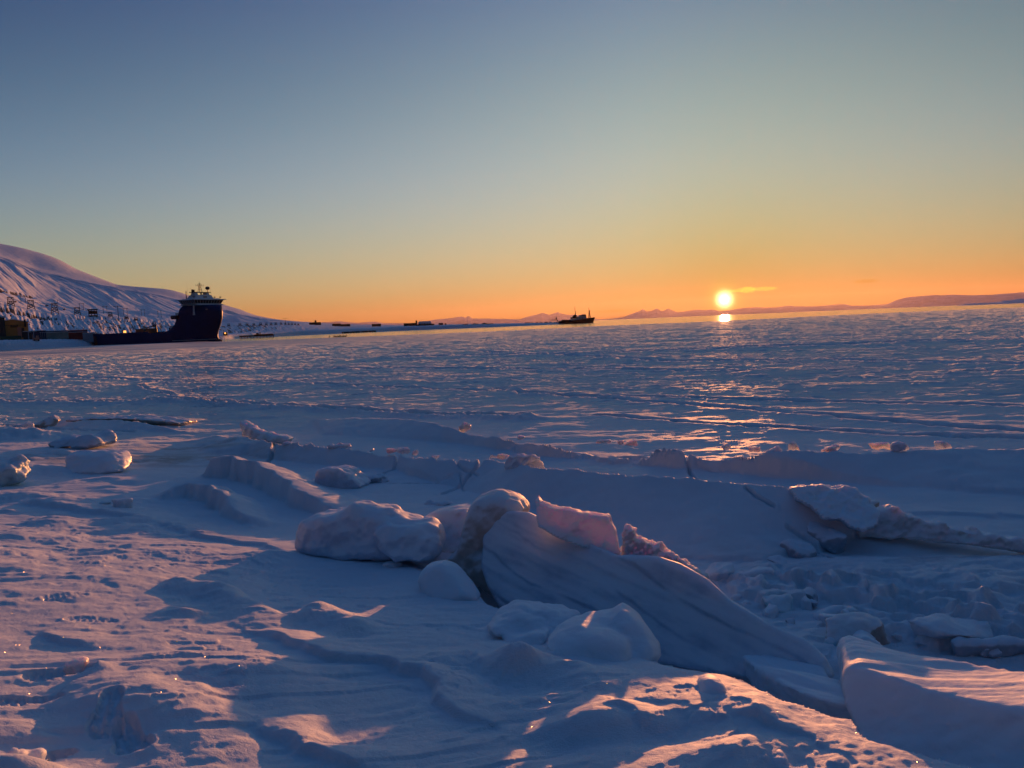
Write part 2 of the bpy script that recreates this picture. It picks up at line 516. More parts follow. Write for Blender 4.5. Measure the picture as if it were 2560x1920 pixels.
scarp([(395, 1278, .0), (430, 1312, .035), (520, 1328, .04), (640, 1338, .035), (760, 1370, .02)], .10, .5, .3, .3, 76)
scarp([(560, 1740, .05), (640, 1770, .06), (760, 1850, .05), (900, 1860, .04), (1100, 1900, .03)], .09, .3, .68, .5, 77)
scarp([(1640, 1745, .05), (1760, 1790, .05), (1900, 1800, .06), (2040, 1850, .05), (2100, 1890, .04)], .08, .3, .45, .5, 78)
scarp([(1400, 1800, .04), (1520, 1770, .05), (1620, 1800, .05), (1760, 1860, .04)], .08, .25, .5, .5, 79)
scarp([(150, 1330, .012), (260, 1350, .016), (400, 1400, .02), (520, 1420, .012)], .12, .5, .4, .4, 80)
scarp([(0, 1255, .04), (150, 1262, .05), (330, 1275, .05), (420, 1290, .02)], .15, .6, .35, .4, 81)
scarp([(100, 1500, .01), (260, 1480, .018), (420, 1500, .01)], .12, .4, .55, .4, 82)
# snow covered slab with a steep near face left of centre
scarp([(500, 1172, .20), (560, 1176, .33), (640, 1190, .33), (720, 1236, .27), (790, 1262, .17), (850, 1290, .06)], .10, .9, .18, .5, 83, .3)
scarp([(380, 1245, .04), (470, 1225, .20), (560, 1250, .24), (580, 1275, .12), (640, 1300, .06)], .12, .55, .25, .5, 84, .3)
bumpz(790, 1522, .45, .12, .09, .07, .2)
bumpz(865, 1555, .44, .17, .12, .075, .1)
bumpz(1300, 1668, .45, .12, .10, .10, 0)
bumpz(1130, 1640, .44, .20, .12, .03, 0)
bumpz(470, 1560, .5, .12, .06, .035, .3)
bumpz(250, 1680, .72, .07, .05, .03, 0)
bumpz(620, 1690, .6, .3, .2, .05, 0)
bumpz(880, 1580, .46, .10, .08, -.02, 0)
bumpz(30, 1880, .92, .16, .10, .10, .2)
bumpz(1480, 1800, .5, .20, .12, .05, .3)
bumpz(1690, 1820, .5, .25, .12, -.04, .3)
bumpz(1380, 1840, .55, .20, .10, -.035, .2)
bumpz(1840, 1880, .5, .20, .12, .05, .3)
bumpz(600, 1400, .3, .7, .3, .03, -.4)
for i, (u, v, z, w, h) in enumerate([(60, 1230, .4, .30, .09), (170, 1245, .35, .25, .06), (140, 1290, .42, .2, .05), (230, 1330, .4, .2, -.04), (60, 1340, .5, .25, .06), (180, 1395, .5, .2, -.04),
                       (60, 1165, .35, .45, .16), (20, 1080, .3, .5, .22), (90, 1085, .25, .4, .14), (150, 1130, .2, .3, .08), (330, 1250, .25, .2, .06), (700, 1400, .25, .2, .05)]):
    bumpz(u, v, z, w * 1.3, w, h, .3, 2.0, .5, 90 + i)

# lip of the bank above the crevice where the blocks stand
lip = plan([(1040, 1400, 0, .2), (1120, 1440, .3, .2), (1165, 1450, .45, .2), (1215, 1500, .5, .22), (1262, 1518, .5, .22), (1400, 1540, .5, .25), (1560, 1600, .5, .3), (1660, 1643, .5, .38), (1760, 1650, .5, .4), (1858, 1664, .5, .40), (1895, 1702, .5, .39),
            (1960, 1740, .5, .38), (2050, 1768, .5, .37), (2126, 1784, .5, .36), (2160, 1848, .5, .38), (2300, 1892, .5, .36), (2600, 1945, .5, .30)])
m = window(lip, 2.2)
x, y = X[m], Y[m]
xx = x + .02 * fbm(x * 9, y * 9, 101, 3); yy = y + .03 * fbm(x * 7, y * 7, 102, 3)
d, s, h, al, L = seg_dist(xx, yy, lip)
f = np.where(s > 0, sst(-.01, .10, d) * (1 - sst(.5, 1.3, d)), 0) * sst(0, .5, al)
edge_round = np.where(s <= 0, (1 - sst(0, .12, d)), 1) * .025
lo = Z[m]
Z[m] = np.where(s > 0, lo * (1 - f) + (-.38) * f, lo - edge_round)

# cracks and low pressure ridges out on the ice
def crack(pts, wid, depth, rid, seed, z=0.0):
    pl = plan([(u, v, 1.0) for u, v in pts], z)
    m = window(pl, 6 * wid + 1)
    x, y = X[m], Y[m]
    k = 1.0 / max(wid * 5, .5)
    xs = x + wid * 1.6 * fbm(x * k, y * k, seed, 4, .6); ys = y + wid * 2.2 * fbm(x * k + 9, y * k, seed + 7, 4, .6)
    d, s, h, al, L = seg_dist(xs, ys, pl)
    am = .55 + .45 * fbm(x * .9, y * .9, seed + 2, 3)
    Z[m] += rid * np.exp(-((d - wid * 1.3) / (wid * 1.6)) ** 2) * np.clip(am + .2, 0, 2) * (1 + .5 * fbm(x * 6, y * 6, seed + 4, 3)) - (depth + rid) * np.exp(-(d / (wid * .7)) ** 2)

crack([(-200, 925), (0, 933), (200, 945), (400, 952), (430, 951)], .30, .30, .05, 111)
crack([(170, 1004), (420, 985), (660, 955), (740, 950)], .15, .30, .02, 112)
crack([(660, 955), (900, 966), (1280, 980), (1700, 1010), (2060, 1040), (2560, 1082)], .20, .30, .04, 113)
crack([(405, 950), (350, 965), (365, 975), (420, 985), (440, 998)], .10, .12, .05, 114)
crack([(330, 915), (600, 925), (1100, 922), (1500, 925), (1900, 930)], .32, .34, .05, 115)
crack([(0, 1010), (280, 1010), (420, 1002), (560, 1008), (700, 1018), (820, 1024), (1000, 1038), (1300, 1046)], .16, .18, .13, 116)
crack([(1300, 985), (1900, 1000), (2300, 1012), (2560, 1018)], .18, .28, .04, 117)
crack([(1200, 880), (1700, 905), (2100, 900), (2560, 915)], .45, .35, .07, 118)
crack([(1500, 1040), (1800, 1062), (2200, 1085), (2560, 1098)], .14, .22, .03, 119)
crack([(1000, 895), (1500, 885), (2000, 866), (2560, 850)], .9, .15, .14, 120)
crack([(0, 1075), (200, 1090), (330, 1092)], .10, .12, .05, 121)
crack([(1690, 1107), (1712, 1130), (1738, 1172)], .035, .14, .01, 122, .18)
crack([(1738, 1172), (1790, 1183), (1860, 1175)], .02, .05, .0, 123)
crack([(905, 1214), (1050, 1212), (1150, 1208), (1160, 1232)], .015, .06, .0, 124)
crack([(1866, 1218), (1890, 1228), (1935, 1238)], .022, .09, .02, 125, .40)
crack([(1972, 1282), (2040, 1295), (2080, 1322)], .025, .12, .01, 127, .28)
crack([(1016, 1128), (990, 1150), (950, 1168)], .03, .10, .02, 129, .15)
crack([(1238, 1148), (1200, 1180), (1105, 1212)], .04, .13, .02, 130, .15)
crack([(700, 1108), (680, 1130), (662, 1148)], .04, .14, .02, 137, .12)
crack([(1118, 1145), (1150, 1170), (1195, 1182)], .02, .05, .01, 138, .2)
# layered steps right of centre
scarp([(1740, 1470, .03), (1900, 1478, .08), (2060, 1492, .08), (2250, 1530, .09), (2420, 1556, .09), (2600, 1590, .09)], .09, .5, .0, 1.6, 131, .3)
scarp([(1760, 1448, .03), (1950, 1460, .07), (2200, 1492, .07), (2400, 1520, .08), (2600, 1548, .08)], .08, .45, .0, 1.6, 132, .3)
scarp([(2050, 1440, .02), (2300, 1475, .05), (2600, 1500, .06)], .06, .9, .0, .8, 133, .3)
scarp([(2050, 1540, .05), (2250, 1585, .07), (2420, 1590, .08), (2600, 1620, .08)], .09, .5, .0, 1.6, 134, .3)
scarp([(2150, 1290, .02), (2350, 1282, .03), (2600, 1290, .03)], .08, .5, .0, .5, 135, .3)
mm = (X > 1.1) & (X < 7) & (Y > 4.2) & (Y < 8.2)
xq, yq = X[mm], Y[mm]
fq = sst(1.1, 1.8, xq) * sst(4.2, 4.8, yq) * (1 - sst(6.2, 7.4, yq))
Z[mm] += fq * (.030 * (1 - 2.2 * np.abs(fbm(xq * 1.4 + yq * .4, yq * 4.2 - xq * .8, 191, 4, .62))) + .018 * sst(-.02, .02, fbm(xq * 2.2, yq * 5.5 - xq, 192, 3)))
# trench in front of the curled rim on the right
bumpz(2330, 1362, 0, 1.6, .28, -.10, -.12)

# general roughness of the frozen bay, fading with nearness to the bank
bay = (1 - bank) * sst(7.5, 13, R)
far = sst(14, 30, R)
young = np.zeros_like(X)   # smooth young ice towards the open water on the left
eu = np.interp(az_d, [-180, -12, -6, 3, 14, 22, 40, 180], [290, 290, 268, 262, 300, 330, 430, 430])[None, :] - R
lw = 1 - sst(math.degrees(0) - 16, math.degrees(0) + 4, az_d)[None, :]
young = np.clip((1 - sst(90, 190, eu)) * (0.25 + .75 * lw), 0, 1)
young = np.clip(young * (0.9 + .5 * fbm(X * .03, Y * .05, 141, 3)), 0, 1) * (1 - .45 * sst(2, 20, az_d)[None, :])
amp = bay * (1 - .93 * young)
lpf = 1 - .85 * sst(90, 220, R)
w1 = fbm(X * .10, Y * .10, 151, 3)
Z += amp * far * .07 * w1
w2 = fbm(X * .33 + w1, Y * .72, 161, 4, .55)
Z += amp * (.014 + .022 * far) * np.clip(1 - 2.4 * np.abs(w2), -1, 1)
w3 = fbm(X * 1.5, Y * 2.1 + w2, 171, 4, .6)
Z += amp * (.011 + .008 * far) * w3 * lpf
w2b = fbm(X * .30 + .4 * w1, Y * .36, 163, 4, .6)
Z += amp * far * .030 * sst(-.03, .04, w2b) * sst(-.2, .2, w1 + .1)
w2c = fbm(X * .7, Y * 1.4, 165, 4, .6)
Z += amp * far * lpf * .018 * sst(-.02, .04, w2c - .05)
w4 = fbm(X * .8, Y * 1.1, 181, 4, .62)
Z += amp * far * lpf * .22 * np.clip(w4 - .34, 0, 1)                 # scattered humps
pit = fbm(X * .45 + .5 * w1, Y * 1.1, 187, 4, .6)
Z -= amp * far * .10 * sst(.34, .44, pit) * (1 - sst(.44, .60, pit))
Z += amp * far * .06 * sst(.30, .5, fbm(X * .5, Y * .9, 189, 4, .62))
w5 = fbm(X * .22, Y * .3, 191, 3)
Z += amp * sst(40, 90, R) * .20 * np.clip(w5 - .12, 0, 1)
Z += (1 - bank) * sst(6, 8, R) * (1 - sst(20, 30, R)) * (.0055 * fbm(X * 4.5, Y * 6.5, 183, 4, .62) + .016 * fbm(X * .9, Y * 1.6, 184, 3))
# everywhere: gentle small relief
Z += .004 * nearw * fbm(xr * 2.6, yr * 4.5, 201, 4, .6) * (1 - .6 * bank)
Z += bank * sst(-.3, .3, fbm(X * 1.1, Y * 1.1, 212, 2)) * .0035 * fbm(xr * 9, yr * 20, 211, 3, .6)
Z += bank * .0013 * fbm(X * 34, Y * 34, 213, 3, .6) * (R < 9)
Z += bank * (.0065 * fbm(xr * 4.5, yr * 7, 214, 3, .6) + .0035 * fbm(xr * 11, yr * 15, 215, 3, .6))
rb = random.Random(77)
for i in range(70):
    uu, vv = rb.uniform(-40, 620), rb.uniform(1120, 1480)
    if uu > 350 and vv > 1330: continue
    sz = rb.uniform(.06, .17)
    bumpz(uu, vv, .15 + (vv - 1120) / 900, sz * 1.5, sz, sz * rb.uniform(.12, .30) * (1 if rb.random() < .75 else -.6), rb.uniform(-.2, .7), 2.0, .6, 500 + i)
for i in range(46):
    uu, vv = rb.uniform(0, 2100), rb.uniform(1500, 1900)
    if uu > 1100 and vv < 1700: continue
    sz = rb.uniform(.025, .085)
    bumpz(uu, vv, .30 + (vv - 1400) / 1100, sz * 2.0, sz, sz * rb.uniform(.12, .26) * (1 if rb.random() < .6 else -.8), rb.uniform(-.1, .5), 2.0, .7, 600 + i)
# sharp little plates of rafted ice near the outer edge
Z += sst(30, 12, eu) * .16 * np.clip(fbm(X * .35, Y * .35, 221, 4, .6) + .12, 0, 1) * (1 - young) if False else 0

# boot prints in the lower left corner
def boot(u, v, z, ang, dep=.035, ln=.15, wd=.055, lg=.015):
    c = atz(u, v, z)
    m = (np.abs(X - c[0]) < .4) & (np.abs(Y - c[1]) < .4)
    x, y = X[m] - c[0], Y[m] - c[1]
    ca, sa = math.cos(ang), math.sin(ang)
    a = x * ca + y * sa; e = -x * sa + y * ca
    wdt = wd * (1 - .22 * np.sin(a / ln * 2.2) - .12 * np.cos(a / ln * 4))
    r = np.maximum(np.abs(a) / ln, 0) ** 3 + np.abs(e / wdt) ** 3
    inn = 1 - sst(.75, 1.15, r)
    dep = dep * .8
    lug = np.clip(np.sin(a * 190 + 1.2 * np.cos(e * 60)) + np.cos(e * 150) - .2, 0, 1)
    rim = np.exp(-((r - 1.4) / .4) ** 2) * .003
    Z[m] += -dep * inn + lg * lug * inn + rim
boot(165, 1510, .64, .9, .012, .13, .05, .006)
boot(230, 1552, .66, .2, .014, .14, .05, .007)
boot(150, 1660, .8, .7)
boot(60, 1710, .86, .5)
boot(270, 1755, .8, 1.9, .03, .15, .055)
boot(320, 1800, .8, 2.2, .045, .14, .06)
boot(95, 1812, .9, .9, .07, .12, .06)
boot(235, 1335, .42, .4, .015)

# outermost rows bend down under the water
Z[-1, :] = -.9
Z[-2, :] = np.where(True, Z[-2, :] * .3 - .05, 0)
Z = Z + .0
icea = young * .9
dirt = np.zeros_like(X)
cdx = atz(300, 1150, 0)
def dab(arr, u, v, wx, wy, a, seed):
    c = atz(u, v, 0)
    m = (np.abs(X - c[0]) < 3 * wx) & (np.abs(Y - c[1]) < 3 * wy)
    r = np.hypot((X[m] - c[0]) / wx, (Y[m] - c[1]) / wy)
    f = np.exp(-r ** 2) * sst(-.25, .2, fbm(X[m] * 1.5, Y[m] * 4, seed, 4, .6))
    arr[m] = np.maximum(arr[m], a * f)
dab(dirt, 370, 1160, 2.2, .8, .75, 231); dab(dirt, 480, 1150, 2.0, .5, .6, 232); dab(dirt, 520, 1125, 1.5, .5, .6, 233)
dab(dirt, 300, 1062, 2.5, .35, .9, 234); dab(dirt, 1240, 1500, .35, .35, .7, 235)
dab(dirt, 2000, 1290, .35, .4, .35, 236)
dab(icea, 2400, 1385, 1.6, .3, .55, 237); dab(icea, 1700, 1400, .9, .3, .35, 238); dab(icea, 2060, 1370, .6, .25, .5, 239)
# sides and back: simple
Vv = np.stack([X, Y, Z], 2).reshape(-1, 3)
Ff = grid_faces(NR, len(az_d))[:, ::-1]
ice_o = mesh_obj('frozen_bay', Vv, Ff, snow)
add_attr(ice_o, 'ice', icea); add_attr(ice_o, 'dirt', dirt); add_attr(ice_o, 'glaze', bay * sst(9, 25, R))
tag(ice_o, kind='structure')
# ground under the camera inside the innermost ring
zc = float(Z[0, :].mean())
k = len(az_d)
ringv = [(0, 0, zc)] + [tuple(Vv[i]) for i in range(k)]
mesh_obj('snow_ground', np.array(ringv), [[0, i + 2, i + 1] for i in range(k - 1)] + [[0, 1, k]], snow)['kind'] = 'structure'

# ------------------------------------------------------------------ blocks of ice
def to_remesh(V, F, voxel):
    me = bpy.data.meshes.new('tmp'); me.from_pydata([tuple(map(float, v)) for v in V], [], F); me.update()
    bm = bmesh.new(); bm.from_mesh(me)
    bmesh.ops.triangulate(bm, faces=bm.faces[:])
    bmesh.ops.recalc_face_normals(bm, faces=bm.faces[:])
    bm.to_mesh(me); bm.free()
    o = bpy.data.objects.new('tmp', me); COL.objects.link(o)
    md = o.modifiers.new('r', 'REMESH'); md.mode = 'VOXEL'; md.voxel_size = voxel
    dg = bpy.context.evaluated_depsgraph_get()
    e = bpy.data.meshes.new_from_object(o.evaluated_get(dg))
    n = len(e.vertices); co = np.empty(n * 3, np.float32); e.vertices.foreach_get('co', co)
    ed = np.empty(len(e.edges) * 2, np.int32); e.edges.foreach_get('vertices', ed)
    bpy.data.objects.remove(o); bpy.data.meshes.remove(me)
    return e, co.reshape(-1, 3).astype(float), ed.reshape(-1, 2)

def lap(co, ed, it, lam=.5):
    n = len(co); cnt = np.bincount(ed.ravel(), minlength=n)[:, None].astype(float)
    for _ in range(it):
        s = np.zeros_like(co)
        for k in range(3):
            s[:, k] = np.bincount(ed[:, 0], co[ed[:, 1], k], n) + np.bincount(ed[:, 1], co[ed[:, 0], k], n)
        co = co + lam * (s / np.maximum(cnt, 1) - co)
    return co

def normals(e):
    n = np.empty(len(e.vertices) * 3, np.float32); e.vertices.foreach_get('normal', n)
    return n.reshape(-1, 3)

def finish(name, e, co, ed, mat, smooth_it, amp, freq, seed, strata=None, grain=None, crisp=0.0):
    co = lap(co, ed, smooth_it)
    e.vertices.foreach_set('co', co.astype(np.float32).ravel()); e.update()
    nr = normals(e)
    c0 = co
    if grain:
        gd = np.array(grain[:3]); gd = gd / np.linalg.norm(gd)
        co = co - (co @ gd)[:, None] * gd[None, :] * (1 - 1 / grain[3])
    dsp = amp * (vn3(co * freq, seed) + .5 * vn3(co * freq * 2.3, seed + 1) + .25 * vn3(co * freq * 5.1, seed + 2) + .12 * vn3(co * freq * 11, seed + 3))
    if crisp:
        rot = np.array([[.8, .5, -.33], [-.6, .7, .39], [.0, -.5, .86]])
        cr = co @ rot
        dsp = dsp + amp * crisp * ((1 - 2.2 * np.abs(vn3(cr * freq * .7, seed + 41))) + .5 * (1 - 2.2 * np.abs(vn3(cr * freq * 1.7, seed + 42))))
    co = c0
    if strata:
        (sx, sy, sz), spc, sa = strata
        w = (co[:, 0] * sx + co[:, 1] * sy + co[:, 2] * sz) / spc + .3 * vn3(co * 1.6, seed + 9) + .05 * vn3(co * 9, seed + 19)
        fr = w - np.floor(w)
        dsp = dsp + sa * (sst(0, .10, fr) * (1 - fr * .9)) * (.6 + .8 * vn3(co * 3, seed + 29))
    co = co + nr * dsp[:, None]
    org = co.mean(0); org[2] = co[:, 2].min()
    co = co - org
    e.vertices.foreach_set('co', co.astype(np.float32).ravel()); e.update()
    e.polygons.foreach_set('use_smooth', np.ones(len(e.polygons), bool))
    e.materials.clear(); e.materials.append(mat); e.name = name
    o = bpy.data.objects.new(name, e); o.location = org
    COL.objects.link(o)
    return o

def block(name, label, cat, pts, plane, off, mat, voxel=.022, smooth_it=3, amp=.012, freq=5, seed=1, strata=None, taper=1.0, group=None, rnd_=0.0, grain=None, extra=(), crisp=None):
    """outline pts (u, v) lie on the plane through three (u, v, d) points; off = vector to the back face"""
    VV, FF, n0 = [], [], 0
    for pts_, plane_, off_, rn in [(pts, plane, off, rnd_)] + list(extra):
        A, B_, C_ = [Vector(atz(q[0], q[1], q[3])) if len(q) > 3 else Vector(atd(*q)) for q in plane_]
        n = (B_ - A).cross(C_ - A)
        F = []
        for u, v in pts_:
            dr = raydir(u, v); o = Vector((0, 0, EYE))
            t_ = (A - o).dot(n) / dr.dot(n)
            F.append(np.array(o + dr * t_))
        F = np.array(F); c = F.mean(0)
        k = len(F); O = np.array(off_)
        if rn > 0:
            rings = [(-.30, 1 - .42 * rn), (-.20, 1 - .17 * rn), (-.02, 1 - .03 * rn), (.22, 1.0), (.6, 1 - .1 * rn), (1.0, 1 - .45 * rn)]
        else:
            rings = [(0, 1.0), (1.0, taper)]
        R_ = [(F - c) * sc2 + c + O * tt2 for tt2, sc2 in rings]
        faces = [list(range(k)), list(range(len(R_) * k - 1, (len(R_) - 1) * k - 1, -1))]
        for j_ in range(len(R_) - 1):
            faces += [[j_ * k + i, (j_ + 1) * k + i, (j_ + 1) * k + (i + 1) % k, j_ * k + (i + 1) % k] for i in range(k)]
        VV.append(np.concatenate(R_)); FF += [[i + n0 for i in f_] for f_ in faces]; n0 += len(VV[-1])
    e, co, ed = to_remesh(np.concatenate(VV), FF, voxel)
    o = finish(name, e, co, ed, mat, smooth_it, amp, freq, seed, strata, grain, (0.0 if mat is ice_snowed else .7) if crisp is None else crisp)
    return tag(o, label, cat, group)

def chunk(name, label, cat, u, v, z, w, h, dp, mat, seed=1, voxel=.02, smooth_it=2, amp=.012, npt=14, sink=.06, rot=0.0, tilt=0.0, group=None, boxy=.55):
    """free lump: convex hull of random points in a w x dp x h box, base centre on pixel (u, v) at height z"""
    rnd = random.Random(seed)
    c = atz(u, v, z)
    bm = bmesh.new()
    for i in range(npt):
        a = rnd.uniform(0, 2 * math.pi); zz = rnd.choice((0, 1, rnd.random()))
        r = (boxy + (1 - boxy) * rnd.random())
        ex = 2.6
        ca, sa = math.cos(a), math.sin(a)
        k = (abs(ca) ** ex + abs(sa) ** ex) ** (-1 / ex)
        r *= (1 - .25 * zz * rnd.random())
        bm.verts.new((ca * k * r * w / 2, sa * k * r * dp / 2, zz * h * (1 - .25 * rnd.random())))
    bmesh.ops.convex_hull(bm, input=bm.verts[:])
    bmesh.ops.delete(bm, geom=[x_ for x_ in bm.verts if not x_.link_faces], context='VERTS')
    M_ = Matrix.Translation((c[0], c[1], c[2] - sink)) @ Matrix.Rotation(rot, 4, 'Z') @ Matrix.Rotation(tilt, 4, 'Y')
    bm.transform(M_)
    bm.verts.index_update()
    V = [tuple(x_.co) for x_ in bm.verts]; F = [[x_.index for x_ in f_.verts] for f_ in bm.faces]
    bm.free()
    e, co, ed = to_remesh(V, F, voxel)
    o = finish(name, e, co, ed, mat, min(smooth_it, 3), amp, 8, seed, None, None, .8)
    return tag(o, label, cat, group)

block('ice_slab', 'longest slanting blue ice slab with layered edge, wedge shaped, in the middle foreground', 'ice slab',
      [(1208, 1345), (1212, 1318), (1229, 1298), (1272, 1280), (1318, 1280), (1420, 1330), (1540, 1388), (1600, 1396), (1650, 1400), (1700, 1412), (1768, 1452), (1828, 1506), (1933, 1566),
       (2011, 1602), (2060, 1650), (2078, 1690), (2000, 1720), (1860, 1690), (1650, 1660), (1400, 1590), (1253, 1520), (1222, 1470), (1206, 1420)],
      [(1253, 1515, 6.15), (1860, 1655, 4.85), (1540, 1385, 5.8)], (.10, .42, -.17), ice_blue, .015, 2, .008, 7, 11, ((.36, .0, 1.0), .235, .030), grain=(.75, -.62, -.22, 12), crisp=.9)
block('ice_fin', 'thin glowing ice fin with pointed tip standing on top of the long slab', 'ice fin',
      [(1340, 1285), (1338, 1262), (1343, 1246), (1350, 1262), (1372, 1268), (1430, 1280), (1522, 1294), (1524, 1306), (1538, 1328), (1551, 1390), (1480, 1378), (1400, 1350), (1345, 1320)],
      [(1340, 1300, 6.15), (1550, 1390, 5.9), (1450, 1270, 6.2)], (.02, .12, 0), ice_amber, .012, 2, .008, 9, 12)
block('ice_fin', 'jagged small ice fin with ragged crest on the right shoulder of the long slab', 'ice fin',
      [(1548, 1400), (1552, 1362), (1556, 1324), (1564, 1318), (1578, 1326), (1590, 1345), (1606, 1356), (1625, 1362), (1660, 1378), (1690, 1396), (1730, 1424), (1762, 1452), (1720, 1460), (1620, 1420)],
      [(1550, 1400, 5.95), (1760, 1450, 5.6), (1600, 1350, 5.9)], (.03, .10, 0), ice_amber, .010, 0, .022, 16, 13)
block('ice_column', 'rounded upright ice column with brownish foot, left of the long slab', 'ice column',
      [(1168, 1290), (1178, 1258), (1196, 1240), (1232, 1232), (1262, 1234), (1293, 1250), (1312, 1278), (1290, 1330), (1280, 1400), (1290, 1500), (1250, 1500), (1200, 1470), (1140, 1430), (1120, 1400), (1150, 1370), (1160, 1330)],
      [(1150, 1420, 6.75), (1280, 1450, 6.55), (1230, 1250, 6.85)], (.12, .42, -.02), ice_brown, .018, 6, .012, 6, 14, rnd_=.4)
block('ice_slab', 'pink lit low ice slab tucked behind between the rounded block and the column', 'ice slab',
      [(1050, 1310), (1060, 1294), (1085, 1283), (1140, 1274), (1168, 1276), (1175, 1340), (1165, 1385), (1092, 1390), (1085, 1350), (1060, 1335)],
      [(1060, 1370, 7.4), (1165, 1380, 7.1), (1110, 1290, 7.5)], (.1, .45, -.04), ice_amber, .02, 4, .012, 6, 15)
block('ice_block', 'big rounded two humped ice block left of the column, glossy rim at its right end', 'ice block',
      [(736, 1340), (750, 1305), (798, 1283), (850, 1271), (874, 1262), (889, 1252), (905, 1260), (971, 1276), (995, 1295), (1057, 1312), (1088, 1330), (1095, 1360), (1092, 1388), (1062, 1412), (1010, 1405), (930, 1400),
       (841, 1405), (780, 1402), (750, 1390), (736, 1372)],
      [(760, 1395, 7.05), (1060, 1405, 6.8), (890, 1262, 7.15)], (.05, .55, -.04), ice_blue, .020, 4, .03, 4, 16, rnd_=.7,
      extra=[([(940, 1330), (970, 1300), (1057, 1312), (1090, 1334), (1096, 1362), (1090, 1390), (1060, 1408), (985, 1396), (945, 1370)], [(950, 1390, 6.7), (1080, 1395, 6.62), (1020, 1312, 6.85)], (.05, .45, 0), .6)])
block('snow_lump', 'smooth round snow covered lump in front of the column, at the head of the crevice', 'snow lump',
      [(1052, 1418), (1071, 1403), (1110, 1398), (1143, 1418), (1164, 1450), (1200, 1500), (1150, 1520), (1095, 1520), (1058, 1495), (1042, 1453)],
      [(1060, 1510, 5.75), (1160, 1510, 5.65), (1110, 1400, 5.95)], (.05, .38, -.1), ice_snowed, .02, 9, .012, 5, 17, rnd_=.8)
block('snow_boulder', 'wrinkled snow covered boulder, the smaller of the two in front of the long slab', 'snow boulder',
      [(1212, 1565), (1229, 1542), (1277, 1515), (1349, 1506), (1407, 1514), (1450, 1535), (1420, 1600), (1380, 1640), (1311, 1645), (1280, 1640), (1255, 1605), (1222, 1590)],
      [(1260, 1620, 4.65), (1400, 1630, 4.6), (1340, 1510, 4.95)], (.05, .35, -.15), ice_snowed, .016, 4, .025, 5, 18, rnd_=.8,
      extra=[([(1262, 1602), (1282, 1578), (1330, 1566), (1368, 1585), (1350, 1622), (1311, 1648), (1284, 1636)], [(1270, 1620, 4.5), (1360, 1620, 4.48), (1320, 1570, 4.6)], (0, .25, 0), .6),
             ([(1218, 1575), (1240, 1545), (1300, 1528), (1350, 1540), (1362, 1556), (1300, 1566), (1262, 1592)], [(1230, 1570, 4.66), (1360, 1565, 4.66), (1300, 1530, 4.78)], (0, .25, 0), .5)])
block('snow_boulder', 'smooth peaked snow covered boulder, the larger of the two in front of the long slab', 'snow boulder',
      [(1362, 1612), (1390, 1575), (1425, 1548), (1480, 1534), (1526, 1527), (1555, 1509), (1579, 1530), (1617, 1568), (1651, 1616), (1656, 1645), (1620, 1678), (1560, 1692), (1455, 1686), (1385, 1655)],
      [(1400, 1670, 4.35), (1640, 1670, 4.25), (1530, 1520, 4.65)], (.08, .42, -.12), ice_snowed, .016, 4, .018, 4, 19, rnd_=.8,
      extra=[([(1358, 1618), (1385, 1588), (1450, 1572), (1530, 1583), (1572, 1606), (1580, 1650), (1562, 1686), (1455, 1682), (1388, 1655)], [(1400, 1670, 4.20), (1560, 1675, 4.15), (1450, 1580, 4.33)], (.02, .3, 0), .7)])
block('ice_wedge', 'low wedge shaped slab lying in the crevice left of the big cut block', 'ice wedge',
      [(1857, 1640), (1902, 1640), (1922, 1628), (1945, 1632), (1953, 1620), (2011, 1645), (2077, 1684), (2108, 1719), (2134, 1764), (2100, 1760), (2040, 1745), (1960, 1712), (1900, 1680)],
      [(1857, 1640, 4.78), (2134, 1764, 3.9), (1953, 1620, 5.0)], (.05, .10, -.30), ice_snowed, .013, 2, .030, 7, 20, grain=(1, -.6, 0, 5))
block('ice_wedge', 'upright pointed pink edged wedge of ice behind the left corner of the big cut block', 'ice wedge',
      [(2081, 1690), (2093, 1657), (2124, 1622), (2147, 1591), (2167, 1587), (2185, 1596), (2217, 1618), (2202, 1630), (2174, 1636), (2170, 1700), (2130, 1760), (2100, 1730)],
      [(2090, 1690, 4.75), (2200, 1640, 4.7), (2160, 1590, 4.85)], (.05, .25, -.05), ice_snowed, .014, 3, .01, 7, 21)
block('ice_block', 'largest square cut ice block with snow streaked top, at the right edge of the photo', 'ice block',
      [(2110, 1690), (2120, 1668), (2152, 1664), (2230, 1692), (2330, 1728), (2450, 1752), (2560, 1772), (2760, 1800), (2900, 2050), (2560, 2000), (2300, 1930), (2150, 1870), (2128, 1800), (2108, 1730)],
      [(2125, 1800, 3.72), (2560, 1900, 3.12), (2330, 1730, 3.55)], (.25, .66, -.115), ice_snowed, .016, 5, .013, 8, 22, grain=(1, -.25, 0, 4))
block('ice_slab', 'long thin dark edged slab lifted on the left, behind the flat pointed block', 'ice slab',
      [(150, 1053), (220, 1047), (290, 1045), (370, 1050), (445, 1057), (452, 1066), (380, 1064), (300, 1062), (160, 1063)],
      [(160, 1063, 0, .05), (440, 1066, 0, .05), (290, 1046, 0, .30)], (.1, .9, -.05), ice_brown, .035, 1, .03, 3, 28)
RIM = 'broken ice pieces between the long slab and the layered steps'
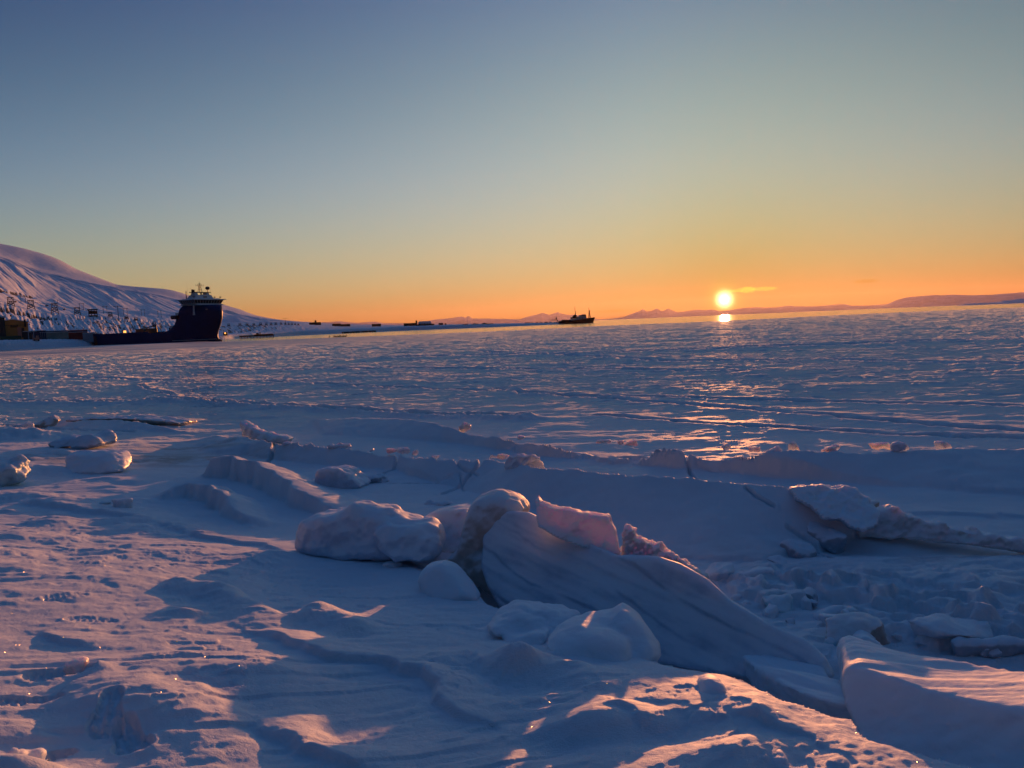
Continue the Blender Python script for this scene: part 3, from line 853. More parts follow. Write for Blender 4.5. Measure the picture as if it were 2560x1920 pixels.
block('ice_ridge', 'curled brownish translucent ice rim running to the right edge from the raised plate', 'ice ridge',
      [(2150, 1340), (2158, 1300), (2172, 1262), (2188, 1266), (2200, 1280), (2226, 1270), (2244, 1268), (2254, 1282), (2275, 1292), (2300, 1294), (2318, 1306), (2345, 1310), (2365, 1304), (2382, 1322), (2416, 1328), (2436, 1332), (2444, 1318), (2456, 1324), (2464, 1336), (2500, 1340), (2530, 1352), (2552, 1346),
       (2570, 1356), (2620, 1358), (2680, 1370), (2680, 1398), (2560, 1380), (2440, 1364), (2300, 1348), (2200, 1346)],
      [(2150, 1348, 0, -.02), (2560, 1380, 0, -.02), (2300, 1298, 0, .20)], (.0, .20, -.02), ice_amber, .013, 1, .011, 10, 23, crisp=1.0)
block('ice_plate', 'upright tooth shaped ice plate on the farther ridge, left of the centre', 'ice plate',
      [(598, 1052), (612, 1062), (625, 1068), (645, 1080), (690, 1092), (722, 1098), (712, 1108), (680, 1108), (640, 1100), (604, 1090)],
      [(604, 1095, 0, .08), (720, 1108, 0, .1), (640, 1066, 0, .34)], (.05, .3, 0), ice_amber, .03, 1, .02, 5, 24)
block('ice_block', 'square cornered pale ice block standing on the left snow bank', 'ice block',
      [(168, 1134), (185, 1131), (285, 1135), (293, 1150), (296, 1178), (270, 1184), (180, 1184), (167, 1178)],
      [(170, 1184, 0, .16), (294, 1184, 0, .14), (230, 1132, 0, .44)], (.05, .5, 0), ice_blue, .025, 4, .02, 4, 25, rnd_=.4)
block('ice_block', 'flat pointed ice block with dark underside behind the square one on the left', 'ice block',
      [(118, 1112), (135, 1100), (185, 1097), (215, 1087), (230, 1086), (238, 1096), (237, 1115), (210, 1122), (170, 1120), (130, 1121)],
      [(120, 1121, 0, .18), (237, 1119, 0, .18), (200, 1088, 0, .40)], (.1, .6, 0), ice_dark, .03, 2, .03, 4, 26)
block('ice_block', 'weathered pale ice chunk with pointed left end standing alone on the flat ice', 'ice block',
      [(778, 1222), (786, 1205), (792, 1180), (800, 1176), (850, 1176), (870, 1190), (895, 1210), (902, 1218), (880, 1226), (800, 1228)],
      [(780, 1226, 0, .03), (900, 1224, 0, .03), (830, 1178, 0, .30)], (.1, .45, -.02), ice_blue, .022, 3, .025, 5, 27)
chunk('ice_block', 'small dark ice chunk touching the left side of the weathered pale chunk', 'ice block', 775, 1212, 0, .24, .2, .3, ice_dark, 31, group='')
chunk('ice_rubble', 'row of dark broken ice spilling right of the weathered pale chunk', 'ice rubble', 915, 1208, 0, .75, .16, .35, ice_dark, 32, .02, 1, .03, 18)
chunk('ice_rubble', 'flat dark ice piece in front of the dark row right of the weathered chunk', 'ice rubble', 930, 1228, 0, .28, .07, .2, ice_dark, 33)
chunk('ice_rubble', 'low dark ice piece lying on flat ice just behind the pink slab', 'ice rubble', 1095, 1268, 0, .5, .12, .3, ice_dark, 34, .02, 1, .03, 16)
chunk('ice_rubble', 'thin dark flake of ice on flat snow left behind the weathered chunk', 'ice rubble', 715, 1182, 0, .35, .05, .2, ice_dark, 35)
chunk('ice_block', 'turquoise rippled ice block at the left edge of the photo', 'ice block', 50, 1200, .32, .75, .36, .6, ice_aqua, 36, .025, 4, .04, 16)
chunk('snow_lump', 'pink snow lump with a shaded front on the open left bank', 'snow lump', 308, 1262, .3, .28, .15, .25, ice_snowed, 37, .018, 4)
chunk('snow_lump', 'low flat snow lump beside the pink lump on the open left bank', 'snow lump', 262, 1256, .3, .22, .08, .2, ice_snowed, 38, .018, 4)
chunk('ice_block', 'slanting long ice block at the far left behind the flat pointed one', 'ice block', 40, 1090, .12, 1.3, .34, .5, ice_blue, 39, .03, 3, .03, 14, tilt=-.2)
chunk('ice_block', 'rounded brown ice lump on the far left ridge', 'ice block', 115, 1060, .2, .9, .26, .5, ice_brown, 40, .03, 4, .03)
chunk('ice_block', 'small bright ice lump on the crest of the far centre ridge', 'ice block', 1162, 1066, .28, .24, .18, .22, ice_amber, 41, .025, 3, .03)
chunk('ice_block', 'knobbly ice lump at the joint where two tilted plates meet', 'ice block', 1318, 1170, .3, .62, .26, .35, ice_blue, 42, .02, 3, .035, 18)
chunk('ice_block', 'pale ice lump on the plate joint left beside the knobbly lump', 'ice block', 1278, 1162, .32, .3, .18, .3, ice_blue, 43, .02, 3, .02)
for i, (lab, u, v, z, w, h, dp, mt_) in enumerate([
        ('rounded ice piece, left of the pair above the long slab', 1802, 1450, 0, .34, .20, .3, ice_blue),
        ('flat topped square ice piece, right of the pair above the long slab', 1880, 1448, 0, .44, .17, .32, ice_snowed),
        ('pebble sized round ice piece nearest the crest of the long slab', 1872, 1500, 0, .11, .08, .1, ice_snowed),
        ('oval ice piece beside the pebble sized one near the slab crest', 1835, 1488, 0, .16, .07, .12, ice_snowed),
        ('greenish glowing ice piece left of the angular pale one', 1945, 1528, 0, .38, .18, .3, ice_aqua),
        ('thin triangular ice piece between the greenish and the angular piece', 2015, 1522, 0, .10, .15, .1, ice_snowed),
        ('angular pale ice piece with sharp edges left of the snowy plate', 2065, 1540, 0, .34, .19, .26, ice_snowed),
        ('small ice piece right of the angular pale one', 2135, 1545, 0, .26, .10, .2, ice_snowed),
        ('crumbly brown layered ice lump where the steps meet the long slab', 2150, 1612, 0, .58, .25, .35, ice_brown),
        ('snowy tilted plate behind the big cut block', 2370, 1600, .02, .75, .22, .4, ice_snowed),
        ('grey ice piece beyond the upright pink wedge', 2240, 1570, 0, .5, .12, .3, ice_dark),
        ('small ice stump right of the long slab foot', 2080, 1622, 0, .12, .14, .12, ice_aqua),
        ('low snowy ice lump between the plate and the right edge', 2480, 1560, 0, .6, .12, .3, ice_dark),
        ('snow dusted ice shard by the right edge above the cut block', 2500, 1640, 0, .7, .16, .3, ice_dark)]):
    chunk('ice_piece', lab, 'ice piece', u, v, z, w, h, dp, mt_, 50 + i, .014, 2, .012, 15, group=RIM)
block('ice_slab', 'jagged raised tip of broken ice crowning the right end of the big plate', 'ice slab',
      [(1975, 1222), (2010, 1214), (2062, 1216), (2096, 1222), (2112, 1214), (2140, 1222), (2150, 1238), (2172, 1244), (2180, 1268), (2196, 1282), (2192, 1312), (2160, 1326), (2128, 1318), (2104, 1300), (2060, 1296), (2030, 1266), (1996, 1250)],
      [(1990, 1245, 0, .40), (2150, 1315, 0, .18), (2110, 1216, 0, .46)], (.12, .34, -.08), ice_blue, .014, 1, .014, 8, 160, crisp=1.2)
rx = random.Random(31)
LIP = [(1240, 1086), (1400, 1095), (1557, 1108), (1700, 1108), (1880, 1122), (2148, 1121), (2380, 1113), (2560, 1113)]
for i in range(15):
    u_ = rx.choice([rx.uniform(1250, 1700), rx.uniform(1700, 2000), rx.uniform(2000, 2520)])
    v_ = float(np.interp(u_, [a for a, _ in LIP], [c for _, c in LIP])) + rx.uniform(-1, 5)
    chunk('ice_lump', 'small rough ice lump on the crest of the long farther ridge', 'ice lump', u_, v_, .33, rx.uniform(.12, .40), rx.uniform(.06, .13), rx.uniform(.1, .2), rx.choice([ice_amber, ice_blue, ice_snowed]), 170 + i, .02, 1, .014, 14, .03, rx.uniform(-.5, .5), 0.0, 'ice lumps on the crest of the farther ridge')
for i in range(12):
    u_ = rx.uniform(700, 1330)
    v_ = float(np.interp(u_, [700, 868, 1007, 1117, 1238, 1338], [1106, 1115, 1127, 1143, 1141, 1161])) + rx.uniform(-2, 4)
    chunk('ice_lump', 'small rough ice lump on the crest of the nearer ridge, left of the knobbly lump', 'ice lump', u_, v_, .27, rx.uniform(.12, .36), rx.uniform(.05, .11), rx.uniform(.1, .2), rx.choice([ice_amber, ice_blue, ice_snowed]), 190 + i, .02, 1, .014, 14, .03, rx.uniform(-.5, .5), 0.0, 'ice lumps on the crest of the nearer ridge')
for i in range(26):
    t_ = rx.random()
    u_ = 1800 + 720 * t_ + rx.uniform(-30, 30); v_ = 1500 + 105 * t_ + rx.uniform(-45, 45)
    k_ = rx.uniform(.05, .16)
    chunk('ice_crumb', 'broken ice crumb strewn among the layered steps behind the cut block', 'ice crumb', u_, v_, .02, k_ * 1.5, k_ * .7, k_, rx.choice([ice_dark, ice_snowed, ice_blue]), 210 + i, .011, 1, .008, 12, .015, rx.uniform(-1, 1), rx.uniform(-.2, .2), 'broken ice crumbs among the layered steps')
JAM = 'splintered pieces at the broken end of the raised plate'
for i, (lab, u, v, z, w, h, dp, mt_, ro, ti) in enumerate([
        ('tall splintered lump where the raised plate breaks and the curled rim starts', 2172, 1305, .0, .34, .34, .4, ice_brown, .5, -.25),
        ('jagged brown piece leaning on the broken plate end below the tall lump', 2120, 1325, .0, .50, .30, .35, ice_brown, -.9, .25),
        ('dark wedge shaped splinter halfway down the broken plate edge', 2060, 1352, .0, .50, .20, .32, ice_dark, -.8, .2),
        ('low dark splinter near the foot of the broken plate edge', 1995, 1378, .0, .42, .13, .28, ice_dark, -.8, .15),
        ('thin last splinter at the very foot of the broken plate edge', 1940, 1400, .0, .36, .08, .22, ice_dark, -.8, .1),
        ('knob of glowing ice on top of the broken plate end', 2150, 1255, .30, .13, .10, .14, ice_amber, .2, 0)]):
    chunk('ice_splinter', lab, 'ice splinter', u, v, z, w, h, dp, mt_, 150 + i, .013, 1, .014, 22, rot=ro, tilt=ti, group=JAM, boxy=.6)
def circ(u, v, rx, ry, n_=14): return [(u + rx * math.cos(a_ * 2 * math.pi / n_) * (1 + .07 * math.sin(a_ * 2.3)), v + ry * math.sin(a_ * 2 * math.pi / n_)) for a_ in range(n_)]
block('snow_ball', 'fist sized round snow ball on the sunlit slope below the wedge', 'snow ball', circ(1783, 1728, 34, 32),
      [(1750, 1760, 0, .41), (1816, 1760, 0, .41), (1783, 1700, 3.66)], (.0, .16, -.03), ice_snowed, .008, 4, .006, 12, 70, rnd_=.9)
block('snow_ball', 'snow covered stub at the bottom edge near the right', 'snow ball', [(1895, 1960), (1906, 1900), (1920, 1882), (1962, 1884), (1975, 1905), (1990, 1960)],
      [(1900, 1935, 0, .45), (1985, 1935, 0, .45), (1940, 1882, 2.98)], (.0, .14, -.02), ice_snowed, .008, 3, .008, 12, 71, rnd_=.7)
chunk('ice_shard', 'tilted clear ice shard poking up on the left snow bank', 'ice shard', 388, 1585, .5, .12, .09, .06, ice_amber, 72, .009, 1, .008, 12, .02, .5, -.5)
chunk('ice_shard', 'small snow capped ice lump just below the tilted shard', 'ice shard', 352, 1612, .55, .14, .07, .09, ice_amber, 73, .009, 2, .008, 12, .02)
chunk('ice_shard', 'tiny ice crumb right under the tilted shard', 'ice shard', 380, 1608, .55, .04, .03, .04, ice_amber, 74, .007, 1, .004, 10, .01)
chunk('ice_shard', 'rough ice crust lump on the drift right of the tilted shard', 'ice shard', 478, 1568, .52, .24, .06, .12, ice_snowed, 75, .01, 2, .012, 18, .02)
chunk('ice_shard', 'glittering ice crust lump among the boot prints', 'ice shard', 190, 1660, .75, .16, .05, .12, ice_amber, 76, .009, 2, .012, 16, .03, .6)
chunk('ice_shard', 'frosty ice crust in the bottom left corner', 'ice shard', 30, 1915, .8, .30, .12, .2, ice_snowed, 77, .010, 1, .03, 18, .04)
chunk('ice_shard', 'little half buried ice chip below the big rounded block', 'ice shard', 902, 1420, .12, .13, .05, .09, ice_dark, 78, .01, 1, .008, 12, .02)
chunk('ice_shard', 'snow dusted ice chip under the right half of the big rounded block', 'ice shard', 990, 1430, .12, .26, .14, .2, ice_snowed, 79, .014, 4, .01, 14, .04)
chunk('ice_shard', 'tiny dark chip on the smooth snow left of the smaller boulder', 'ice shard', 1177, 1584, .3, .035, .02, .03, ice_dark, 80, .006, 1, .003, 10, .005)

# loose frost crystals glinting on the bank: far too many to count
crm, q, p = new_mat('frost_crystal')
p.inputs['Base Color'].default_value = (.75, .68, .6, 1); p.inputs['Roughness'].default_value = .32; p.inputs['Metallic'].default_value = .9
rc = np.random.RandomState(4)
cv, cf = [], []
half_v = None
i0 = NR // 2
def ground_at(x_, y_):
    a_ = math.degrees(math.atan2(x_, y_)); r_ = math.hypot(x_, y_)
    j_ = int(np.argmin(np.abs(az_d - a_)))
    return float(np.interp(r_, R[:, j_], Z[:, j_]))
for i in range(300):
    u_, v_ = rc.uniform(0, 2560), 1230 + 690 * rc.uniform(0, 1) ** .8
    if u_ > 1100 and v_ < 1650: continue
    w_ = atz(u_, v_, .45 if v_ > 1450 else .25)
    x_, y_ = w_[0], w_[1]
    z_c = ground_at(x_, y_)
    P0 = Vector((x_, y_, z_c + .004))
    toc = (Vector((0, 0, EYE)) - P0).normalized()
    hv = (toc + sv).normalized()
    jit = .05 if rc.rand() < .5 else .9  # about half the flakes are turned to flash the sun at the camera
    nrm = (hv + Vector(rc.uniform(-jit, jit, 3))).normalized()
    t1 = nrm.orthogonal().normalized(); t2 = nrm.cross(t1)
    sz = rc.uniform(.0009, .0022)
    k_ = len(cv)
    for a_ in range(5):
        an = a_ * 2 * math.pi / 5 + rc.rand()
        cv.append(tuple(P0 + (t1 * math.cos(an) + t2 * math.sin(an)) * sz))
    cv.append(tuple(P0 - nrm * sz * .8))
    cf.append([k_, k_ + 1, k_ + 2, k_ + 3, k_ + 4])
    for a_ in range(5): cf.append([k_ + (a_ + 1) % 5, k_ + a_, k_ + 5])
fc = mesh_obj('frost_crystals', cv, cf, crm, smooth=False)
fc['kind'] = 'stuff'

# ------------------------------------------------------------------ open water
water, q, p = new_mat('sea_water')
tc = q.n('ShaderNodeTexCoord').outputs['Object']
p.inputs['Base Color'].default_value = (.02, .035, .05, 1)
p.inputs['Roughness'].default_value = .11
p.inputs['Specular IOR Level'].default_value = .5
p.inputs['IOR'].default_value = 1.333
wn = q.noise(q.mapping(tc, scale=(.02, .06, .05), rot=(0, 0, .1)), 1.0, 3, .5)
q.put(p.inputs['Normal'], bump(q, p, wn, .16, .6))
wv, wf = [], []
ys = [150, 400, 1200, 4000, 12000, 60000]
for i, y in enumerate(ys):
    wv += [(-y * 1.6 - 400, y, -.32), (y * 1.6 + 400, y, -.32)]
for i in range(len(ys) - 1):
    wf.append([2 * i, 2 * i + 1, 2 * i + 3, 2 * i + 2])
mesh_obj('sea_water', wv, wf, water, smooth=False)['kind'] = 'structure'

# ------------------------------------------------------------------ hills and low shore
def zat(u, v, r):
    q_ = raydir(u, v)
    return EYE + r * q_.z / math.hypot(q_.x, q_.y)
def px_az(u):
    return math.degrees(math.atan2(raydir(u, 815).x, raydir(u, 815).y))

hill, q, p = new_mat('hill_snow')
tc = q.n('ShaderNodeTexCoord').outputs['Object']
rk = q.n('ShaderNodeAttribute', attribute_name='rock').outputs['Fac']
rn = q.noise(q.mapping(tc, scale=(.05, .05, .12)), 1.0, 6, .65)
f = q.ramp(q.m('ADD', rk, q.m('MULTIPLY', q.m('SUBTRACT', rn, .5), .9)), .42, .58)
n2 = q.noise(tc, .01, 5, .6)
sn = q.mix(q.ramp(n2, .35, .65), (.74, .77, .83), (.84, .86, .90))
q.put(p.inputs['Base Color'], q.mix(f, sn, (.055, .045, .042)))
p.inputs['Roughness'].default_value = .75
p.inputs['Specular IOR Level'].default_value = .2
q.put(p.inputs['Normal'], bump(q, p, rn, .5, 4.0))

hu = np.arange(-520, 1500, 20)
def tab(t_):
    return np.interp(hu, [a for a, _ in t_], [c for _, c in t_])
rs = tab([(-520, 415), (0, 425), (235, 452), (300, 515), (440, 545), (560, 600), (640, 680), (760, 760), (1000, 850), (1240, 780), (1330, 780), (1420, 800), (1500, 830)])
r2 = tab([(-520, 600), (0, 640), (300, 760), (450, 860), (560, 1060), (760, 1250), (1000, 1300), (1500, 1300)])
r3 = r2 + tab([(-520, 500), (450, 550), (760, 500), (1500, 400)])
v_bank = tab([(-520, 852), (0, 851), (250, 847), (330, 846), (440, 845), (560, 838), (600, 835), (680, 830.5), (760, 827), (850, 824), (1000, 817), (1100, 814), (1240, 811), (1330, 809), (1420, 807.5), (1500, 806)])
v_2 = tab([(-520, 640), (-200, 735), (0, 764), (60, 777), (101, 786), (160, 791), (240, 794), (318, 799), (445, 806), (500, 810), (560, 815), (600, 813), (640, 811), (740, 811), (800, 814), (850, 817), (1000, 815), (1240, 810), (1420, 806.5), (1500, 804)])
v_3 = tab([(-520, 560), (0, 712), (50, 730), (110, 752), (200, 765), (318, 775), (445, 782), (560, 797), (640, 803), (740, 807), (850, 813), (1000, 814), (1240, 809.5), (1420, 806), (1500, 803.5)])
v_4 = tab([(-520, 490), (0, 645), (60, 665), (100, 682), (200, 707), (300, 724), (390, 741), (445, 752), (520, 770), (560, 779), (640, 796), (740, 805), (850, 811.5), (1000, 813.3), (1240, 809.3), (1420, 805.8), (1500, 803.3)])
v_5 = tab([(-520, 440), (0, 632), (60, 652), (100, 668), (200, 694), (300, 720), (390, 732), (445, 745), (520, 764), (560, 774), (640, 794), (740, 804.5), (850, 811), (1000, 813), (1240, 809), (1420, 805.6), (1500, 803.2)])
v_6 = tab([(-520, 400), (-200, 560), (0, 612), (70, 624), (130, 640), (160, 652), (190, 668), (198, 675), (250, 696), (300, 716), (340, 720), (390, 723), (420, 725), (450, 730), (480, 742), (520, 751), (560, 762), (600, 773), (640, 789), (690, 799), (740, 803.5), (850, 810.5), (1000, 812.8), (1240, 808.8), (1420, 805.5), (1500, 803.2)])
haz = np.array([px_az(u) for u in hu])
def zrow(vr, rr_):
    return np.array([zat(u, v, r) for u, v, r in zip(hu, vr, rr_)])
RR = [rs - 8, rs, rs + 9, rs + 75, r2, r3, np.maximum(r3 + 500, 1950), np.maximum(r3 + 560, 2080), np.maximum(r3 + 780, 2430), np.maximum(r3 + 1700, 3900)]
zb_ = zrow(v_bank, rs + 9)
ZZ = [np.full(len(hu), -1.5), np.full(len(hu), -.35), zb_, zb_ + .6, zrow(v_2, RR[4]), zrow(v_3, RR[5]), zrow(v_4, RR[6]), zrow(v_5, RR[7]), zrow(v_6, RR[8]), None]
ZZ[9] = ZZ[8] * .2 - 20
RR = np.array(RR); ZZ = np.array(ZZ)
NHA, NHR = 1050, 520
ha = np.linspace(haz[0], haz[-1], NHA)
Rk = np.array([np.interp(ha, haz, row) for row in RR]); Zk = np.array([np.interp(ha, haz, row) for row in ZZ])
kern = np.exp(-np.linspace(-2, 2, 21) ** 2); kern /= kern.sum()
def smooth_row(a):
    return np.convolve(np.pad(a, 10, 'edge'), kern, 'valid')
Rk = np.array([smooth_row(a) for a in Rk]); Zk = np.array([smooth_row(a) for a in Zk])
# monotone cubic through the ten rings of each azimuth column
par = np.concatenate([np.linspace(0, 2, 30), np.linspace(2, 3, 30)[1:], np.linspace(3, 4, 130)[1:], np.linspace(4, 9, NHR - 30 - 29 - 129 + 1)[1:]])
def pchip_par(K, par_):
    d = np.diff(K, axis=0)
    m_ = np.zeros_like(K)
    m_[1:-1] = np.where(d[:-1] * d[1:] > 0, 2 * d[:-1] * d[1:] / (d[:-1] + d[1:] + 1e-9), 0)
    m_[0] = d[0]; m_[-1] = d[-1]
    i = np.minimum(par_.astype(int), len(K) - 2); t_ = (par_ - i)[:, None]
    a, c = K[i], K[i + 1]; ma, mb = m_[i], m_[i + 1]
    return a * (2 * t_ ** 3 - 3 * t_ ** 2 + 1) + ma * (t_ ** 3 - 2 * t_ ** 2 + t_) + c * (3 * t_ ** 2 - 2 * t_ ** 3) + mb * (t_ ** 3 - t_ ** 2)
HR = pchip_par(Rk, par); HZ = pchip_par(Zk, par)
PP = np.repeat(par[:, None], NHA, 1); AA = np.repeat(ha[None, :], len(par), 0)
ar = np.radians(AA)
HX, HY = HR * np.sin(ar), HR * np.cos(ar)
uu_ = np.interp(ha, haz, hu)[None, :] + 0 * HX
# gullies run down the slope and lean to the right
gl = sst(3.0, 3.6, PP)
leftw = 1 - sst(620, 820, uu_)
gx = uu_ * .028 + PP * 3.6
gul = fbm(gx + .8 * fbm(gx * .3, PP * 1.5, 301, 2), PP * .55, 302, 4, .55)
gul2 = fbm(gx * 2.8, PP * 1.4, 303, 4, .6)
mid = sst(3.8, 4.3, PP) * (1 - sst(6.0, 7.0, PP))
HZ += leftw * mid * (4.6 * gul + 1.0 * gul2) * (.35 + 1.1 * sst(-.3, .35, fbm(uu_ * .02, PP * .9, 330, 3))) * (HR / 1200) * (.35 + .65 * sst(4.0, 4.6, PP))
low = sst(3.05, 3.3, PP) * (1 - sst(3.95, 4.25, PP))
bl = fbm(uu_ * .10 + PP * 3.0, PP * 3, 305, 5, .62)
HZ += leftw * low * 1.6 * bl
HZ += leftw * sst(7.6, 8.2, PP) * 1.5 * fbm(uu_ * .05, PP * 2, 306, 4)
HZ += sst(1.0, 2.0, PP) * (1 - sst(2.6, 3.2, PP)) * .55 * fbm(uu_ * .16, PP * 3, 307, 4)
HZ += (1 - leftw) * sst(2, 3, PP) * .5 * fbm(uu_ * .12, PP * 6, 308, 4)
# bare rock and scree
dens = np.interp(uu_[0], [-520, 0, 60, 130, 200, 330, 430, 540, 600, 740, 790, 850], [.30, .30, .42, .36, .56, .60, .45, .42, .60, .58, .22, .0])[None, :]
st = fbm(uu_ * .34 + PP * 9.0, PP * 5, 311, 4, .65)
st2 = fbm(uu_ * .12 + PP * 4.0, PP * 2.0, 312, 3)
rock = low * np.clip(dens + .9 * st + .6 * st2 - .20, 0, 1) * leftw
st3 = fbm(uu_ * .10 + PP * 5.2, PP * 1.2, 313, 4, .6)
rock = np.maximum(rock, leftw * mid * np.clip((st3 - .38) * 2.6, 0, .8) * (1 - sst(450, 600, uu_)))
# the two long dark bands seen on the left slope
for (ua, pa), (ub, pb), wd_, am in [((-60, 4.60), (115, 5.15), .09, 1.0), ((-40, 4.02), (180, 3.90), .10, .9), ((200, 4.0), (440, 4.0), .05, .5), ((290, 6.2), (430, 6.4), .05, .35)]:
    tt_ = np.clip((uu_ - ua) / (ub - ua), 0, 1)
    pc = pa + (pb - pa) * tt_
    band = np.exp(-((PP - pc + .06 * fbm(uu_ * .08, PP, 315, 3)) / wd_) ** 2) * ((uu_ > ua) & (uu_ < ub)) * sst(0, .25, 1 - tt_)
    rock = np.maximum(rock, am * band * sst(-.35, .1, fbm(uu_ * .2 + PP * 6, PP * 3, 316, 3)))
    HZ -= band * 3
HV = np.stack([HX, HY, HZ], 2).reshape(-1, 3)
hills = mesh_obj('hills', HV, grid_faces(len(par), NHA)[:, ::-1], hill)
add_attr(hills, 'rock', rock)
tag(hills, kind='structure')

def ground_z(u, r):
    """terrain height on the hills mesh at image column u and distance r"""
    i = int(np.argmin(np.abs(ha - px_az(u))))
    return float(np.interp(r, HR[:, i], HZ[:, i]))
def gpos(u, r, dz=0.0):
    a = math.radians(px_az(u))
    return Vector((r * math.sin(a), r * math.cos(a), ground_z(u, r) + dz))
def r_for(u, v, lo=440, hi=3000):
    """distance at which the terrain shows at pixel row v in column u"""
    i = int(np.argmin(np.abs(ha - px_az(u))))
    q_ = raydir(u, v); tn = q_.z / math.hypot(q_.x, q_.y)
    r = HR[:, i]; e = (HZ[:, i] - EYE) / r
    k = np.where((e >= tn) & (r > lo))[0]
    return float(r[k[0]]) if len(k) else hi

# far mountain ranges across the fjord
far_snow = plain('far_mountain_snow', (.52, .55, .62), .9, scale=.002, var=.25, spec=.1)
def range_(name, prof, r, depth, seed, mat):
    us = np.arange(prof[0][0], prof[-1][0], 2.5)
    vs = np.interp(us, [a for a, _ in prof], [c for _, c in prof])
    nr_ = 26
    V = []
    base_v = np.array([809.5 + (1280 - u) * .0415 for u in us])
    for j in range(nr_):
        t_ = j / (nr_ - 1)
        rr_ = r + depth * t_
        f = (1 - abs(t_ - .5) * 2) ** .8
        rg = fbm(us * .03 + t_ * 2, us * 0 + t_ * 5, seed, 4, .6)
        for u, v, bv, g_ in zip(us, vs, base_v, rg):
            a = math.radians(px_az(u))
            h = max(0, zat(u, v - .6, r + depth * .5))
            z = -3 + (h + 3) * f * (1 + .35 * g_ * (1 - f) * 2)
            V.append((rr_ * math.sin(a), rr_ * math.cos(a), z))
    o = mesh_obj(name, V, grid_faces(nr_, len(us))[:, ::-1], mat)
    o['kind'] = 'structure'
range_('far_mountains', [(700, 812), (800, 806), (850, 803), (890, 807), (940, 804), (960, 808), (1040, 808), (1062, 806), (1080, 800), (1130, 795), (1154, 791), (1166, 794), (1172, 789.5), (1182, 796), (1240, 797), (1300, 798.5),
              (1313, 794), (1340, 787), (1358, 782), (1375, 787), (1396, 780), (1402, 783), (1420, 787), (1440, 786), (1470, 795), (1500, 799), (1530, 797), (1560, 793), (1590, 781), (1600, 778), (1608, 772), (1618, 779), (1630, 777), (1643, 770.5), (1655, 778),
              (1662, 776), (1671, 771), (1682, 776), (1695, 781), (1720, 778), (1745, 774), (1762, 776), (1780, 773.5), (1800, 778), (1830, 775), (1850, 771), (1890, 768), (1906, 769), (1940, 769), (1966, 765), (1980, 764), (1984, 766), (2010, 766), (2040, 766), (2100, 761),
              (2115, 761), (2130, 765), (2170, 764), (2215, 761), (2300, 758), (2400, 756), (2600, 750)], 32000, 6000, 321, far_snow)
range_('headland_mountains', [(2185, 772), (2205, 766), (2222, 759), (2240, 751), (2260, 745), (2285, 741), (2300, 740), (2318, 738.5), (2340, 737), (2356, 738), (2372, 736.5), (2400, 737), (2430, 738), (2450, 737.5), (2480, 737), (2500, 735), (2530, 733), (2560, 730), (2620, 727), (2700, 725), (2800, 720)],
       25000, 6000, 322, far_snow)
near_snow = plain('spit_snow', (.75, .78, .84), .8, scale=.02, var=.15, spec=.1)
range_('snowy_spit', [(2390, 765), (2410, 760), (2430, 759), (2460, 757.5), (2490, 756), (2505, 752), (2520, 751), (2540, 748), (2560, 746), (2620, 738), (2700, 730)], 3600, 700, 323, near_snow)

# ------------------------------------------------------------------ builders for man made things
def bx(bm, cx, cy, cz, sx, sy, sz, rz=0.0, taper=1.0, ry=0.0):
    """box with centre x, y and bottom z"""
    r = bmesh.ops.create_cube(bm, size=1)['verts']
    for v in r:
        k = taper if v.co.z > 0 else 1.0
        v.co = Vector((v.co.x * sx * k, v.co.y * sy * k, v.co.z * sz))
    M_ = Matrix.Translation((cx, cy, cz + sz / 2)) @ Matrix.Rotation(rz, 4, 'Z') @ Matrix.Rotation(ry, 4, 'Y')
    bmesh.ops.transform(bm, matrix=M_, verts=r)
def tube(bm, a, c, r0, r1=None, seg=7):
    a = Vector(a); c = Vector(c); d = c - a
    if d.length < 1e-6: return
    r = bmesh.ops.create_cone(bm, cap_ends=True, segments=seg, radius1=r0, radius2=r0 if r1 is None else r1, depth=d.length)['verts']
    M_ = Matrix.Translation((a + c) / 2) @ d.to_track_quat('Z', 'Y').to_matrix().to_4x4()
    bmesh.ops.transform(bm, matrix=M_, verts=r)
def ball(bm, c, r, sz=1.0, seg=12):
    v = bmesh.ops.create_uvsphere(bm, u_segments=seg, v_segments=seg // 2 + 2, radius=r)['verts']
    bmesh.ops.transform(bm, matrix=Matrix.Translation(c) @ Matrix.Diagonal((1, 1, sz, 1)), verts=v)
def prism(bm, pts, y0, y1):
    """x-z outline extruded along y"""
    A_ = [bm.verts.new((x_, y0, z_)) for x_, z_ in pts]; B_ = [bm.verts.new((x_, y1, z_)) for x_, z_ in pts]
    n_ = len(pts)
    bm.faces.new(A_); bm.faces.new(B_[::-1])
    for i in range(n_):
        bm.faces.new((A_[i], B_[i], B_[(i + 1) % n_], A_[(i + 1) % n_]))
def ob(name, bm, mat, parent=None, smooth=False):
    bmesh.ops.recalc_face_normals(bm, faces=bm.faces[:])
    me = bpy.data.meshes.new(name); bm.to_mesh(me); bm.free()
    me.polygons.foreach_set('use_smooth', [smooth] * len(me.polygons))
    me.materials.append(mat)
    o = bpy.data.objects.new(name, me); COL.objects.link(o)
    if parent: o.parent = parent
    return o
def empty(name, loc, rz, label, cat, group=None):
    o = bpy.data.objects.new(name, None); COL.objects.link(o)
    o.location = loc; o.rotation_euler = (0, 0, rz); o.empty_display_size = .2
    return tag(o, label, cat, group)
def N():
    return bmesh.new()

